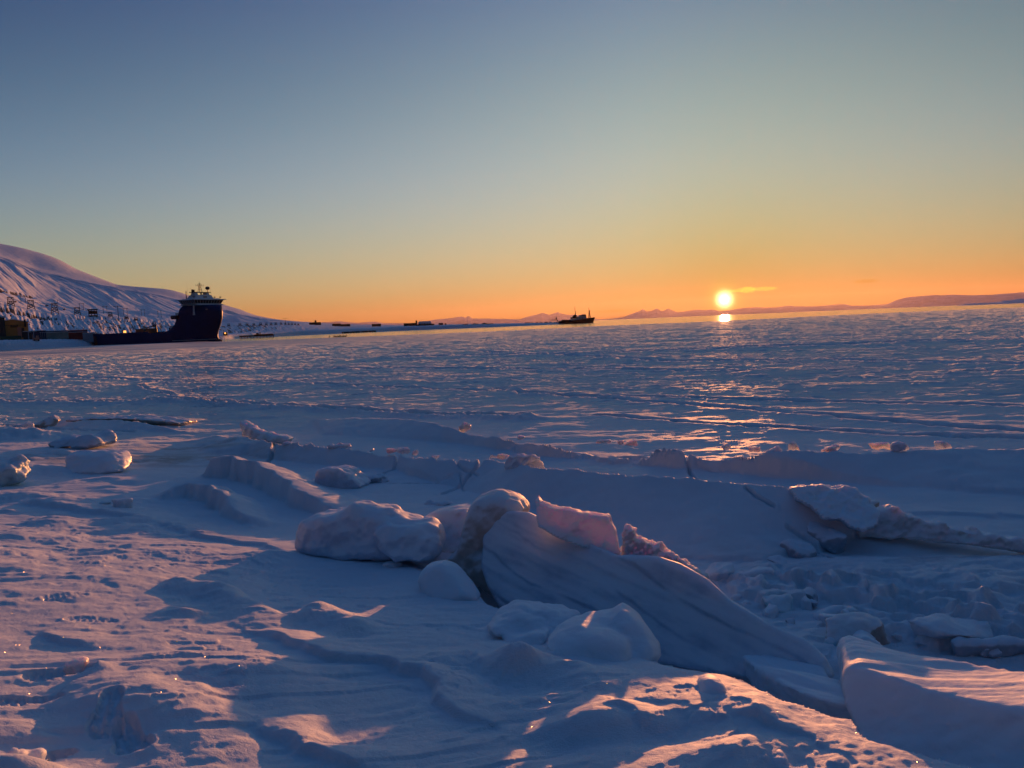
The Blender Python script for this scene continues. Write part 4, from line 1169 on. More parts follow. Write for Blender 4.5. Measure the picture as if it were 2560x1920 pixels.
hull_blue = plain('hull_blue', (.005, .030, .125), .45, var=.15, scale=.3, spec=.12)
boot_top = plain('boot_top', (.16, .05, .04), .5)
ship_white = plain('ship_white', (.70, .72, .74), .45, var=.06, scale=.5)
ship_dark = plain('ship_dark', (.03, .03, .035), .5)
steel = plain('grey_steel', (.22, .23, .24), .5, .3)
glass, q, p = new_mat('dark_glass')
p.inputs['Base Color'].default_value = (.02, .025, .03, 1); p.inputs['Roughness'].default_value = .11
wood = plain('old_wood', (.045, .035, .03), .85, var=.3, scale=1.0)
orange_sun = plain('orange_sunlight', (.60, .16, .03), .5)  # red sunlight on jetty piles and timber, put into the base colour
red_p = plain('red_paint', (.26, .045, .035), .6, scale=.6)
dkred = plain('dark_red_hull', (.10, .025, .03), .45, scale=.4)
ochre = plain('ochre_cladding', (.56, .29, .09), .7, var=.08, scale=.6)
green_p = plain('green_paint', (.05, .10, .06), .7)
navy_p = plain('navy_paint', (.02, .035, .09), .6)
pale_g = plain('pale_green_paint', (.26, .30, .26), .6, var=.2, scale=.4)
pale_b = plain('pale_blue_paint', (.30, .38, .46), .6, var=.15, scale=.4)
pinkp = plain('salmon_door', (.60, .26, .18), .6)
coal = plain('coal_and_scree', (.035, .028, .028), .95, var=.4, scale=.4)
roofsnow = plain('roof_snow', (.72, .76, .82), .7)
amber_g, q, p = new_mat('amber_glow')
p.inputs['Base Color'].default_value = (.8, .3, .1, 1)
p.inputs['Emission Color'].default_value = (1, .38, .08, 1); p.inputs['Emission Strength'].default_value = 1.6  # glow for the deck sun glints and the hut's amber box

# ------------------------------------------------------------------ the big blue supply ship
def dirpt(u, r, z=0.0):
    a = math.radians(px_az(u)); return Vector((r * math.sin(a), r * math.cos(a), z))
bowp, sternp = dirpt(551, 392), dirpt(262, 462)
hd = (bowp - sternp); SL = hd.length; ang = math.atan2(hd.y, hd.x)
ship = empty('supply_ship', tuple(bowp) , ang, 'big dark blue ship with tall rounded bow and white bridge moored on the left', 'ship')
ship.location.z = -.3
# hull: stations from bow (x = 0) aft, levels from keel to rail
lev = [-1.5, 0.6, 2.5, 5, 8, 11, 14, 17.6]
def stem_x(z): return float(np.interp(z, [-1.5, .6, 2.5, 5, 8, 11, 14, 17.6], [-1.2, -1.8, -2.6, -2.0, -.4, .8, 1.0, .2]))
def bow_p(z): return float(np.interp(z, [-1.5, 5, 11, 17.6], [.62, .60, .50, .42]))
stn = [0, .01, .03, .07, .12, .18, .26, .36, .48, .62, .67, .75, .81, .9, 1.0]
def top_z(x):
    return float(np.interp(-x, [0, 16, 18, 19.5, 21.5, 24.5, 30, SL], [17.6, 17.6, 16.0, 12.5, 9.0, 6.5, 5.4, 5.2]))
V, F = [], []
xs_all = [(s_ * 24, s_) for s_ in stn] + [(x_, 1.0) for x_ in (25.5, 27, 29, 31, 33, 36, 40, 50, 60, 70, SL - 3, SL)]
for side in (1, -1):
    for x0, s_ in xs_all:
        zt = top_z(-x0)
        for z_ in lev:
            zz = min(z_, zt) if x0 > 15 else z_
            w = 9.3 * (s_ ** bow_p(zz)) * float(np.interp(zz, [-1.5, .6, 5, 11, 17.6], [.86, .9, .95, 1.0, 1.0]))
            if x0 > SL - 5: w *= .93
            V.append((stem_x(zz) * max(0, 1 - x0 / 24) - x0, side * w, zz))
nl, ns = len(lev), len(xs_all)
for sd in range(2):
    o_ = sd * nl * ns
    for i in range(ns - 1):
        for j in range(nl - 1):
            F.append([o_ + i * nl + j, o_ + (i + 1) * nl + j, o_ + (i + 1) * nl + j + 1, o_ + i * nl + j + 1])
o_ = nl * ns
for i in range(ns - 1):   # deck
    F.append([i * nl + nl - 1, (i + 1) * nl + nl - 1, o_ + (i + 1) * nl + nl - 1, o_ + i * nl + nl - 1])
F.append([(ns - 1) * nl + j for j in range(nl)] + [o_ + (ns - 1) * nl + j for j in range(nl - 1, -1, -1)])
bm = N()
vs_ = [bm.verts.new(v_) for v_ in V]
for f_ in F:
    try: bm.faces.new([vs_[k_] for k_ in f_])
    except ValueError: pass
bmesh.ops.remove_doubles(bm, verts=bm.verts[:], dist=.001)
hull = ob('hull', bm, hull_blue, ship, True)
bm = N(); ball(bm, (-1.2, 0, -.2), 1.5, .8); tube(bm, (-1.2, 0, -.2), (-6, 0, -.2), 1.4, 1.6, 12); ob('bulb', bm, boot_top, ship, True)
for side in (1, -1):   # pale draught stripe just above the water
    bm = N()
    pts_ = [(-(s_ * 24) + stem_x(1.0) * (1 - s_), side * (9.3 * s_ ** bow_p(1.0) * .91 + .05)) for s_ in stn[1:]]
    for a_, c_ in zip(pts_[:-1], pts_[1:]):
        tube(bm, (a_[0], a_[1], 1.15), (c_[0], c_[1], 1.15), .13, seg=5)
    ob('draught_line', bm, ship_white, ship)
bm = N()   # deckhouse under the bridge, aft of the rounded bow
bx(bm, -13, 0, 13.0, 7, 13.0, 4.8)
bx(bm, -20.5, 0, 8.6, 4, 14, 6.0); bx(bm, -24, 0, 5.3, 6, 14, 3.2)
ob('deckhouse', bm, ship_white, ship)
bm = N()
bx(bm, -13.5, 0, 17.7, 14, 16.5, .9); ob('bridge_deck', bm, ship_white, ship)
bm = N(); r_ = bmesh.ops.create_cube(bm, size=1)['verts']
for v_ in r_:
    k_ = 1.0 if v_.co.z > 0 else .86
    v_.co = Vector((v_.co.x * 13.5 * k_ - 13.5, v_.co.y * 21.5 * k_, 18.6 + (v_.co.z + .5) * 2.6))
wb = ob('window_band', bm, glass, ship)
for side in (1, -1):
    bm = N(); xb_, xt_ = (-7.7, -6.75) if side == 1 else (-19.3, -20.2)
    for i in range(11):
        y_ = -9.2 + i * 1.84
        tube(bm, (xb_, y_, 18.6), (xt_, y_ * 1.16, 21.2), .09, seg=5)
    tube(bm, (xb_, -9.3, 18.65), (xb_, 9.3, 18.65), .12, seg=5); tube(bm, (xt_, -10.8, 21.1), (xt_, 10.8, 21.1), .12, seg=5)
    ob('window_mullions', bm, ship_white, wb)
    bm = N()
    for i in range(7):
        x_ = -8.5 - i * 1.7
        tube(bm, (x_, side * 9.3, 18.6), (x_, side * 10.8, 21.2), .09, seg=5)
    tube(bm, (-8.0, side * 9.3, 18.65), (-19.2, side * 9.3, 18.65), .12, seg=5); tube(bm, (-8.0, side * 10.8, 21.1), (-19.2, side * 10.8, 21.1), .12, seg=5)
    ob('window_mullions', bm, ship_white, wb)
bm = N(); bx(bm, -13.5, 0, 21.2, 15.2, 24.5, .55, 0, .96); bx(bm, -13.5, 0, 21.75, 12, 19, .5, 0, .9); ob('bridge_roof', bm, ship_white, ship)
bm = N(); bx(bm, -14, 0, 22.2, 8, 12.6, 3.0, 0, .82)
bx(bm, -14, 4.1, 25.1, 3.4, 2.4, 2.2, 0, .8); bx(bm, -14, -4.1, 25.1, 3.4, 2.4, 2.2, 0, .8)
ob('upper_house', bm, ship_white, ship)
bm = N(); bx(bm, -9.9, 0, 23.0, .3, 2.4, .9); ob('window', bm, glass, ship)
bm = N(); bx(bm, -14, 0, 27.2, 3.6, 12.6, .5); bx(bm, -14, .6, 25.2, .6, .6, 2.0); ob('mast_platform', bm, ship_dark, ship)
bm = N()
for dx_, dy_ in ((.8, .8), (-.8, .8), (.8, -.8), (-.8, -.8)):
    tube(bm, (-14 + dx_, dy_, 27.6), (-14 + dx_ * .3, dy_ * .3, 33.6), .17, .1, 5)
for z_, w_ in ((29.5, 1.1), (31, 1.0), (32.6, 2.9), (33.6, 1.5), (34.4, .9)):
    bx(bm, -14, 0, z_, .3, w_ * 2, .2); bx(bm, -14, 0, z_ - .1, w_ * .9, .3, .2)
tube(bm, (-14, 0, 33.5), (-14, 0, 36.4), .14, .07, 5)
for y_ in (-2.7, -1.5, 1.5, 2.7): tube(bm, (-14, y_, 32.6), (-14, y_, 33.9), .1, seg=5)
ob('mast', bm, ship_dark, ship)
bm = N(); ball(bm, (-14, 5.6, 31), 1.35, 1.05, 14); ds = ob('satellite_dome', bm, ship_dark, ship, True)
bm = N(); tube(bm, (-14, 5.6, 27.6), (-14, 5.6, 30), .25, .2); ob('dome_post', bm, steel, ds)
bm = N(); bx(bm, -13, -6.2, 27, .8, .8, 2.6); ob('exhaust', bm, ship_dark, ship)
bm = N(); bx(bm, -15, -3.6, 27.6, .8, .7, 2.0); ob('exhaust', bm, ship_dark, ship)
bm = N(); tube(bm, (-17, -7.4, 21.9), (-17, -7.4, 27), .3, .25); tube(bm, (-17, -7.4, 27), (-15.5, -8.6, 28.2), .25, .2); tube(bm, (-15.5, -8.6, 28.2), (-12, -11.6, 25.2), .24, .12); ob('crane', bm, ship_dark, ship)
for x_, y_, z0_, z1_ in ((-16, 9.5, 21.8, 36), (-12, -10.5, 21.8, 36.5), (-15, -6.0, 24, 31.5)):
    bm = N(); tube(bm, (x_, y_, z0_), (x_, y_, z1_), .06, .03, 4); ob('whip_antenna', bm, ship_dark, ship)
for x_, y_ in ((-8, 9.3), (-8, -9.6), (-9, 6)):
    bm = N(); tube(bm, (x_, y_, 22.0), (x_, y_, 23.0), .12); bx(bm, x_, y_, 23.0, .8, .8, .7); ob('searchlight', bm, ship_dark, ship)
bm = N()
for i in range(24):
    a_ = i / 24 * math.pi * 2
    p0 = (-13.5 + 7.0 * math.cos(a_), 11.2 * math.sin(a_), 21.8); a2 = (i + 1) / 24 * math.pi * 2
    p1 = (-13.5 + 7.0 * math.cos(a2), 11.2 * math.sin(a2), 21.8)
    tube(bm, p0, (p0[0], p0[1], 22.8), .035, seg=4); tube(bm, (*p0[:2], 22.8), (*p1[:2], 22.8), .035, seg=4)
ob('railing', bm, ship_white, ship)
bm = N(); bx(bm, -17.5, 9.4, 16.2, 6, 2.6, .5); bx(bm, -18.5, 9.4, 16.7, 3, 2.4, 1.0); ob('bridge_wing', bm, ship_dark, ship)
for sd in (1, -1):
    bm = N(); tube(bm, (-22.5, sd * 8.9, 12.4), (-18.5, sd * 8.9, 12.4), 1.0, .9, 10); ob('lifeboat', bm, dkred if sd < 0 else ship_white, ship, True)
bm = N(); tube(bm, (-40, -5, 5.4), (-40, -5, 9), .5, .4); tube(bm, (-40, -5, 9), (-52, -5.5, 7.6), .32, .18)
ob('deck_crane', bm, ship_dark, ship)
for x_, y_, l_, mt_ in ((-38, 4, 5, navy_p), (-46, -3, 6, ship_dark), (-63, 3.5, 6, ship_dark)):
    bm = N(); bx(bm, x_, y_, 5.3, l_, 2.6, 2.5); ob('deck_container', bm, mt_, ship)
for sd in (1, -1):
    bm = N(); bx(bm, -40 - (SL - 43) / 2, sd * 9.1, 5.1, SL - 44, .25, 1.0)
    for i in range(14): bx(bm, -41 - i * (SL - 46) / 14, sd * 8.95, 5.1, .3, .35, 1.1)
    ob('bulwark', bm, hull_blue, ship)
for x_, y_, w_ in ((-66, -4, 1.6), (-58, -5.5, 3.4), (-50.5, -5.5, 3.0)):
    bm = N(); bx(bm, x_, y_, 5.5 if w_ > 2 else 6.2, w_, .4, .5 if w_ > 2 else 1.1); ob('sun_glint', bm, amber_g, ship)  # glowing boxes stand in for sun glints on the aft deck
for x_, y_ in ((-6.0, 5.7), (-3.2, -4.6)):
    bm = N(); bx(bm, x_ + .3, y_ * 1.06, 15.2, .5, .8, .5); ob('fairlead', bm, steel, ship)
bm = N(); bx(bm, -17.2, 9.1, 12.6, 3.4, .3, 1.0, .0); ob('name_board', bm, ship_white, ship)

for o_ in [c_ for c_ in ship.children_recursive if c_.type == 'MESH' and c_.name.split('.')[0] not in ('hull', 'deckhouse')]:
    for v_ in o_.data.vertices:
        z_ = v_.co.z
        if z_ > 21.2: v_.co.z = 20.3 + (z_ - 21.2) * .60
        elif z_ > 17.6: v_.co.z = 17.6 + (z_ - 17.6) * .75
        k_ = .82 if z_ > 18.5 else 1 - .18 * max(0, min(1, (z_ - 17.6) / .9))
        v_.co.x = -12.0 + (v_.co.x + 13.5) * k_ if z_ > 17.6 else v_.co.x
        if z_ > 17.6: v_.co.y *= k_
# ------------------------------------------------------------------ the small research vessel
bow2, st2_ = dirpt(1488, 812), dirpt(1396, 800)
hd2 = bow2 - st2_; L2 = hd2.length; ang2 = math.atan2(hd2.y, hd2.x)
k2 = L2 / 1030.0                                   # metres per unit of the traced profile
ves = empty('research_vessel', tuple(st2_), ang2, 'small dark red hulled vessel with two masts lying off the spit', 'ship')
ves.location.z = -.3
def pf(x_, y_): return ((x_ - 610) * k2, (765 - (x_ - 610) * .038 - y_) * k2)
bm = N()
top = [pf(*a) for a in ((610, 690), (700, 664), (940, 662), (1150, 645), (1280, 622), (1370, 604), (1500, 592), (1645, 574))]
bot = [pf(*a) for a in ((645, 772), (760, 768), (940, 762), (1150, 752), (1280, 745), (1370, 740), (1500, 733), (1582, 728))]
prev = None
for i, ((xt, zt), (xb, zb2)) in enumerate(zip(top, bot)):
    w = (2.4, 3.8, 4.2, 4.2, 3.9, 3.2, 2.0, .12)[i]
    ring = [bm.verts.new((xt, w, zt)), bm.verts.new((xb, w * .72, .0)), bm.verts.new((xb - .2, w * .5, -1.2)), bm.verts.new((xb - .2, -w * .5, -1.2)), bm.verts.new((xb, -w * .72, .0)), bm.verts.new((xt, -w, zt))]
    if prev:
        for a_ in range(5): bm.faces.new((prev[a_], prev[a_ + 1], ring[a_ + 1], ring[a_]))
        bm.faces.new((prev[5], prev[0], ring[0], ring[5]))
    else: bm.faces.new(ring)
    prev = ring
bm.faces.new(prev[::-1])
ob('hull', bm, dkred, ves)
bm = N(); prism(bm, [pf(*a) for a in ((940, 664), (955, 625), (1100, 615), (1110, 560), (1372, 545), (1372, 606), (1280, 624), (1150, 648))], -3.2, 3.2); dh = ob('deckhouse', bm, ship_white, ves)
for xw in (1035, 1120, 1190, 1260):
    bm = N(); x_, z_ = pf(xw, 612); bx(bm, x_, 0, z_, 1.5, 6.6, .5); ob('window', bm, glass, dh)
bm = N(); prism(bm, [pf(*a) for a in ((1205, 560), (1205, 520), (1285, 520), (1285, 498), (1366, 505), (1370, 545))], -2.6, 2.6); ob('wheelhouse', bm, ship_white, ves)
bm = N(); x_, z_ = pf(1290, 538); bx(bm, x_ + .5, 0, z_ - .2, 5.6, 5.5, .7); ob('window_band', bm, glass, ves)
bm = N(); prism(bm, [pf(*a) for a in ((965, 620), (968, 582), (1015, 572), (1030, 530), (1075, 505), (1112, 520), (1112, 600))], -1.8, 1.8); ob('funnel', bm, dkred, ves)
bm = N(); a_ = pf(1100, 520); c_ = pf(1078, 288); tube(bm, (a_[0], 0, a_[1]), (c_[0], 0, c_[1]), .45, .14, 7)
d_ = pf(1095, 430); e_ = pf(1125, 420); tube(bm, (d_[0], 0, d_[1]), (e_[0], 0, e_[1]), .14, seg=5); tube(bm, (d_[0], 0, d_[1] - 1), (e_[0] + .3, 0, d_[1] - 1.6), .14, seg=5)
for z_ in (2.0, 3.4): bx(bm, d_[0], 0, d_[1] + z_, .3, 2.4, .2)
ob('main_mast', bm, ship_dark, ves)
bm = N()
for xf in (1462, 1512):
    a_ = pf(xf, 598); c_ = pf(1486, 405)
    for y_ in (-1.2, 1.2): tube(bm, (a_[0], y_, a_[1]), (c_[0], y_ * .3, c_[1]), .26, .2, 6)
c_ = pf(1486, 410); e_ = pf(1468, 340); tube(bm, (c_[0], 0, c_[1]), (e_[0], 0, e_[1]), .2, .1, 6); ball(bm, (e_[0], 0, e_[1] + .1), .4); bx(bm, c_[0] + .1, 0, c_[1] - .4, 1.3, 2.0, .9)
ob('fore_mast', bm, dkred, ves)
bm = N(); a_ = pf(600, 690); c_ = pf(555, 610); tube(bm, (a_[0], 0, a_[1]), (c_[0], 0, c_[1]), .5, .4); e_ = pf(325, 632); tube(bm, (c_[0], 0, c_[1] - .7), (e_[0], 0, e_[1] + .1), .22, .12, 6)
e2 = pf(340, 664); g_ = pf(575, 650); tube(bm, (g_[0], 0, g_[1]), (e2[0], 0, e2[1]), .3, .14, 6); tube(bm, (c_[0], 0, c_[1]), (c_[0] + .6, 0, c_[1] + 2), .16, .1, 5); ball(bm, (c_[0], 0, c_[1] + .4), .75)
ob('stern_crane', bm, ship_dark, ves)
bm = N()
for xr_ in range(720, 940, 24):
    x_, z_ = pf(xr_, 664); bx(bm, x_, 0, z_, .7, 3.8, .5 + .3 * ((xr_ // 24) % 2))
ob('deck_gear', bm, ship_dark, ves)

# ------------------------------------------------------------------ aerial ropeway trestles along the bluff
def trestle(u, r, h, w, label, group='wooden ropeway trestles along the bluff'):
    c = gpos(u, r, -.3)
    t_ = empty('ropeway_trestle', tuple(c), math.radians(-px_az(u)), label, 'ropeway trestle', group)
    bm = N()
    top_w = .62
    for sx in (-1, 1):
        for sy in (-1, 1):
            tube(bm, (sx * w / 2, sy * w / 2, 0), (sx * w / 2 * top_w, sy * w / 2 * top_w, h * .8), .26, .22, 5)
    for f0, f1 in ((.12, .40), (.40, .62)):
        for sy in (-1, 1):
            k0, k1 = 1 - (1 - top_w) * f0 / .8, 1 - (1 - top_w) * f1 / .8
            tube(bm, (-w / 2 * k0, sy * w / 2 * k0, h * f0), (w / 2 * k1, sy * w / 2 * k1, h * f1), .13, seg=4)
            tube(bm, (w / 2 * k0, sy * w / 2 * k0, h * f0), (-w / 2 * k1, sy * w / 2 * k1, h * f1), .13, seg=4)
            tube(bm, (-w / 2 * k1, sy * w / 2 * k1, h * f1), (w / 2 * k1, sy * w / 2 * k1, h * f1), .15, seg=4)
    ob('frame', bm, wood, t_)
    bm = N()
    bx(bm, 0, 0, h * .78, w * .84, w * .6, h * .03); bx(bm, 0, 0, h * .95, w * .84, w * .5, h * .05)
    for sx in (-1, 1): bx(bm, sx * w * .34, 0, h * .8, w * .07, w * .4, h * .16)
    for sx in (-.5, .5): bx(bm, sx * w * .34, 0, h * .86, w * .10, w * .3, h * .09)
    ob('head_beam', bm, wood, t_)
    return c + Vector((0, 0, h * .9))
heads = []
TR = [(32, 768.5, 21, 14, 'leftmost wooden ropeway trestle, standing above the ochre warehouse'),
      (82, 775, 21, 14, 'second wooden ropeway trestle from the left edge'),
      (140, 786, 23.5, 14, 'third and tallest looking ropeway trestle from the left edge'),
      (196, 788.5, 18, 13, 'fourth ropeway trestle, just left of the boxy cable station'),
      (278, 795, 13, 10, 'small trestle just right of the boxy cable station'),
      (318, 798.5, 8, 9, 'low squat trestle left of the blue ship, its deck half buried'),
      (341, 803, 9, 9, 'low trestle nearest to a line above the ship stern containers'),
      (386, 818, 13, 9, 'trestle standing lower on the slope close left of the blue ship'),
      (572, 817, 8, 7, 'first small trestle right of the blue ship'), (600, 815.5, 7.5, 7, 'second small trestle right of the blue ship'),
      (618, 815.5, 8, 7, 'third small trestle right of the blue ship'), (635, 815, 7.5, 6.5, 'fourth small trestle right of the blue ship'),
      (652, 814.5, 8, 6.5, 'fifth small trestle right of the blue ship'), (666, 814, 7.5, 6.5, 'sixth small trestle right of the blue ship'),
      (678, 813.5, 7, 6, 'seventh small trestle right of the blue ship'), (690, 813, 7, 6, 'eighth small trestle right of the blue ship'),
      (703, 812.5, 7, 5.5, 'ninth small trestle right of the blue ship'), (714, 812.5, 6.5, 5, 'tenth small trestle right of the blue ship, beside the tall mast'),
      (722, 812.5, 6, 5, 'eleventh small trestle right of the blue ship'), (730, 812.5, 6, 5, 'twelfth small trestle right of the blue ship'),
      (738, 813, 5.5, 4.5, 'thirteenth small trestle right of the blue ship'), (746, 813.5, 5, 4.5, 'last and smallest trestle, where the bluff flattens')]
for u, v, hp, wp, lab in TR:
    r = r_for(u, v, 560, 1250)
    r = min(r, 1400)
    heads.append((u, r, trestle(u, r, hp * r / FPX, wp * r / FPX * 1.02, lab)))
# cables with two hanging buckets
for i in range(5):
    a_, c_ = heads[i][2], heads[i + 1][2]
    bm = N()
    n_ = 10; sag = (a_ - c_).length * .03
    pts_ = [a_.lerp(c_, j / n_) - Vector((0, 0, sag * 4 * (j / n_) * (1 - j / n_))) for j in range(n_ + 1)]
    for p0, p1 in zip(pts_[:-1], pts_[1:]): tube(bm, p0, p1, .10, seg=4)
    o_ = ob('ropeway_cable', bm, ship_dark)
    tag(o_, ['cable sagging between the first and second left trestles', 'cable sagging between the second and third left trestles', 'cable sagging between the third and fourth left trestles',
             'cable running from the fourth trestle past the boxy station', 'cable between the two small trestles right of the station'][i], 'cable', 'ropeway cables')
for i, (k_, f_) in enumerate(((0, .22), (1, .68), (2, .42))):
    a_, c_ = heads[k_][2], heads[k_ + 1][2]
    pt = a_.lerp(c_, f_) - Vector((0, 0, (a_ - c_).length * .12 * f_ * (1 - f_)))
    t_ = empty('coal_bucket', tuple(pt), .3, ['coal bucket hanging just right of the leftmost trestle', 'coal bucket hanging left of the third trestle', 'coal bucket hanging right of the third trestle'][i], 'cable bucket', 'buckets on the ropeway')
    bm = N(); tube(bm, (0, 0, 0), (0, 0, -.9), .08, seg=4); ob('hanger', bm, ship_dark, t_)
    bm = N(); prism(bm, [(-1.1, -1.0), (1.1, -1.0), (.8, -1.9), (-.8, -1.9)], -.6, .6); ob('tub', bm, ship_dark, t_)
# boxy cable station
r = r_for(235, 791.5, 560, 1000); c = gpos(235, r, -.3); kx = r / FPX
st_ = empty('cable_station', tuple(c), math.radians(-px_az(235)), 'boxy dark cable station hut on posts among the trestles', 'station hut')
bm = N(); bx(bm, 0, 0, 0, 18 * kx, 7, 1.0)
for x_ in (-8, -3, 3, 8): bx(bm, x_ * kx, 0, 1, 1.2 * kx, 6, 12 * kx)
bx(bm, 0, .8, 2.2, 16 * kx, 5, 6.5 * kx)
ob('wall', bm, wood, st_)
bm = N(); bx(bm, -.5 * kx, 0, 13.6 * kx, 20 * kx, 8, 2.0 * kx); ob('roof', bm, wood, st_)
# power line poles
def pole(u, v0, v1, kind, lab):
    r = min(r_for(u, v1, 600, 1500), 1500); k_ = r / FPX; h = (v1 - v0) * k_
    t_ = empty('utility_pole', tuple(gpos(u, r, -.3)), math.radians(-px_az(u)), lab, 'utility pole', 'power line poles on the slope')
    bm = N()
    if kind == 'H':
        for s_ in (-1, 1): tube(bm, (s_ * 1.7, 0, 0), (s_ * 1.7, 0, h), .2, .15, 5)
    else: tube(bm, (0, 0, 0), (0, 0, h), .28, .18, 5)
    ob('post', bm, wood, t_)
    bm = N(); bx(bm, 0, 0, h * .93, 5.5 if kind == 'H' else 7.0, .3, .3); ob('crossarm', bm, wood, t_)
pole(64, 742, 757, 'H', 'twin pole high on the slope behind the second trestle')
pole(145, 752, 769, 'H', 'twin pole rising behind the third trestle')
pole(208, 760, 776, 'H', 'twin pole up the slope right of the fourth trestle')
pole(266, 767, 784, 'H', 'twin pole up the slope above the small trestle')
pole(298, 768, 797, 'T', 'tall single pole with wide crossarm above the containers')
pole(316, 772, 788, 'H', 'twin pole just right of the wide crossarm pole')
pole(360, 775, 790, 'H', 'twin pole higher on the slope, well left of the blue ship')
pole(401, 778, 794, 'H', 'twin pole nearest the left side of the blue ship')
pole(714, 796, 812, 'T', 'thin mast rising over the small trestles right of the ship')

# ------------------------------------------------------------------ warehouse and containers on the quay
def flat(u, r, name, lab, cat, group=None):
    return empty(name, tuple(gpos(u, r, -.15)), math.radians(-px_az(u)), lab, cat, group)
rW = 470; k_ = rW / FPX
gz = ground_z(32, rW)
t_ = flat(32.5, rW, 'warehouse', 'ochre gabled warehouse with a salmon door at the left edge', 'warehouse')
wh = zat(32, 804, rW) - gz; rh = zat(32, 800.5, rW) - gz + .4
bm = N(); hw = 26.5 * k_
prism(bm, [(-hw, 0), (hw, 0), (hw, wh * .965), (0, rh), (-hw, wh)], -1, 17); wl = ob('wall', bm, ochre, t_)
bm = N()
prism(bm, [(-hw - .5, wh - .05), (0, rh + .02), (hw + .5, wh * .965 - .05), (hw + .5, wh * .965 + .35), (0, rh + .45), (-hw - .5, wh + .35)], -1.5, 17.5); ob('roof', bm, roofsnow, t_)
bm = N(); bx(bm, .5, -1.12, wh * .70, 13 * k_, .2, 1.3); ob('window', bm, glass, wl)
bm = N(); bx(bm, 10.5 * k_, -1.4, 1.6, 7 * k_, .6, 20 * k_ * 1.0); ob('door', bm, pinkp, t_)
bm = N(); bx(bm, 16.6 * k_, -1.2, 1.2, 5 * k_, .3, 20 * k_); ob('door', bm, ship_dark, t_)
bm = N(); bx(bm, 21.5 * k_, -1.3, wh * .70, .9, .9, wh * .42); ob('chimney', bm, ship_dark, t_)
bm = N(); tube(bm, (-.5, 4, rh), (-.5, 4, rh + 2.6), .12, seg=5); ball(bm, (-.5, 4, rh + 2.2), .5); ob('vent_pipe', bm, ship_dark, t_)
bm = N(); bx(bm, 1, -1.08, wh * .80, hw * 1.9, .12, .2); ob('gutter', bm, ship_dark, t_)
t_ = flat(-8, 460, 'dark_shed', 'dark building cut by the left edge beside the ochre warehouse', 'shed')
bm = N(); bx(bm, 0, 5, 0, 28 * k_, 14, 46 * k_); ob('wall', bm, ship_dark, t_)
bm = N(); bx(bm, 0, 5, 46 * k_, 31 * k_, 15, .8); ob('roof', bm, roofsnow, t_)
def container(u0, u1, v0, v1, mat, lab, r=455, roof=True):
    u = (u0 + u1) / 2; k2_ = r / FPX
    t2 = flat(u, r, 'shipping_container', lab, 'container', 'containers along the quay')
    w = (u1 - u0) * k2_; h = zat(u, v0, r) - ground_z(u, r) + .15
    bm = N(); bx(bm, 0, 0, 0, w, 2.6, h)
    n_ = max(3, int(w / .8))
    for i in range(n_): bx(bm, -w / 2 + (i + .5) * w / n_, -1.35, .1, w / n_ * .45, .12, h - .2)
    ob('body', bm, mat, t2)
    if roof:
        bm = N(); bx(bm, 0, 0, h, w + .1, 2.7, .22); ob('snow_cover', bm, roofsnow, t2)
container(-20, 38, 841, 852, green_p, 'dark green container in front of the ochre warehouse', 445, False)
container(60, 80, 829, 851, ship_dark, 'black container right beside the ochre warehouse')
container(81, 108, 827, 851, navy_p, 'dark navy container left of the pale green one')
container(108, 160, 831, 851, pale_g, 'long pale grey green container on the quay')
container(161, 208, 831, 850, red_p, 'long dark red container with snow on top', 456)
container(208.5, 232, 832.5, 848, pale_b, 'pale blue container right of the long dark red one')
container(232.5, 243, 834, 847, dkred, 'short dark red container next to the ship stern')
container(96, 200, 827, 833, navy_p, 'low dark roof line behind the quay containers', 466)
t_ = flat(88, 442, 'forklift', 'forklift with pale lit mast standing before the navy container', 'forklift')
bm = N(); bx(bm, 0, 0, .4, 2.6, 1.4, 1.2); bx(bm, .5, 0, 1.6, 1.2, 1.2, 1.1); ob('body', bm, pinkp, t_)  # pink sunlight on the forklift is put into its salmon colour
bm = N(); bx(bm, -1.5, 0, .3, .2, 1.0, 3.0); bx(bm, -2.1, 0, .4, 1.0, .8, .12); ob('mast', bm, pinkp, t_)
for x_ in (-.9, .9):
    bm = N(); tube(bm, (x_, -.8, .4), (x_, .8, .4), .42, seg=12); ob('wheel', bm, ship_dark, t_)
for i, (u, v0, lab) in enumerate(((69, 829, 'pale post with bracket beside the warehouse'), (82, 827, 'taller pale post behind the forklift'))):
    t_ = flat(u, 448, 'quay_post', lab, 'post', 'pale posts on the quay')
    h = zat(u, v0, 448) - ground_z(u, 448)
    bm = N(); tube(bm, (0, 0, 0), (0, 0, h), .22, .16, 6); ob('post', bm, pale_b, t_)
    bm = N(); bx(bm, .6, 0, h - .3, 1.6, .3, .25); ob('bracket', bm, pale_b, t_)
t_ = flat(227, 455, 'lamp_mast', 'tall thin lamp mast rising behind the pale blue container', 'lamp mast')
h = zat(227, 790, 455) - ground_z(227, 455)
bm = N(); tube(bm, (0, 0, 0), (0, 0, h), .14, .07, 6); ob('pole', bm, ship_dark, t_)
bm = N(); bx(bm, .4, 0, h - .2, 1.3, .3, .25); ob('lamp_head', bm, ship_dark, t_)
t_ = flat(3, 452, 'crane_arm', 'dark crane arm poking in at the left edge above the warehouse', 'crane')
h = zat(3, 795, 452) - ground_z(3, 452)
bm = N(); tube(bm, (.8, 0, 0), (.8, 0, h), .35, .3, 6); ob('post', bm, ship_dark, t_)
bm = N(); tube(bm, (.8, 0, h), (-3, 0, h + 2.4), .25, .15, 6); ob('jib', bm, ship_dark, t_)
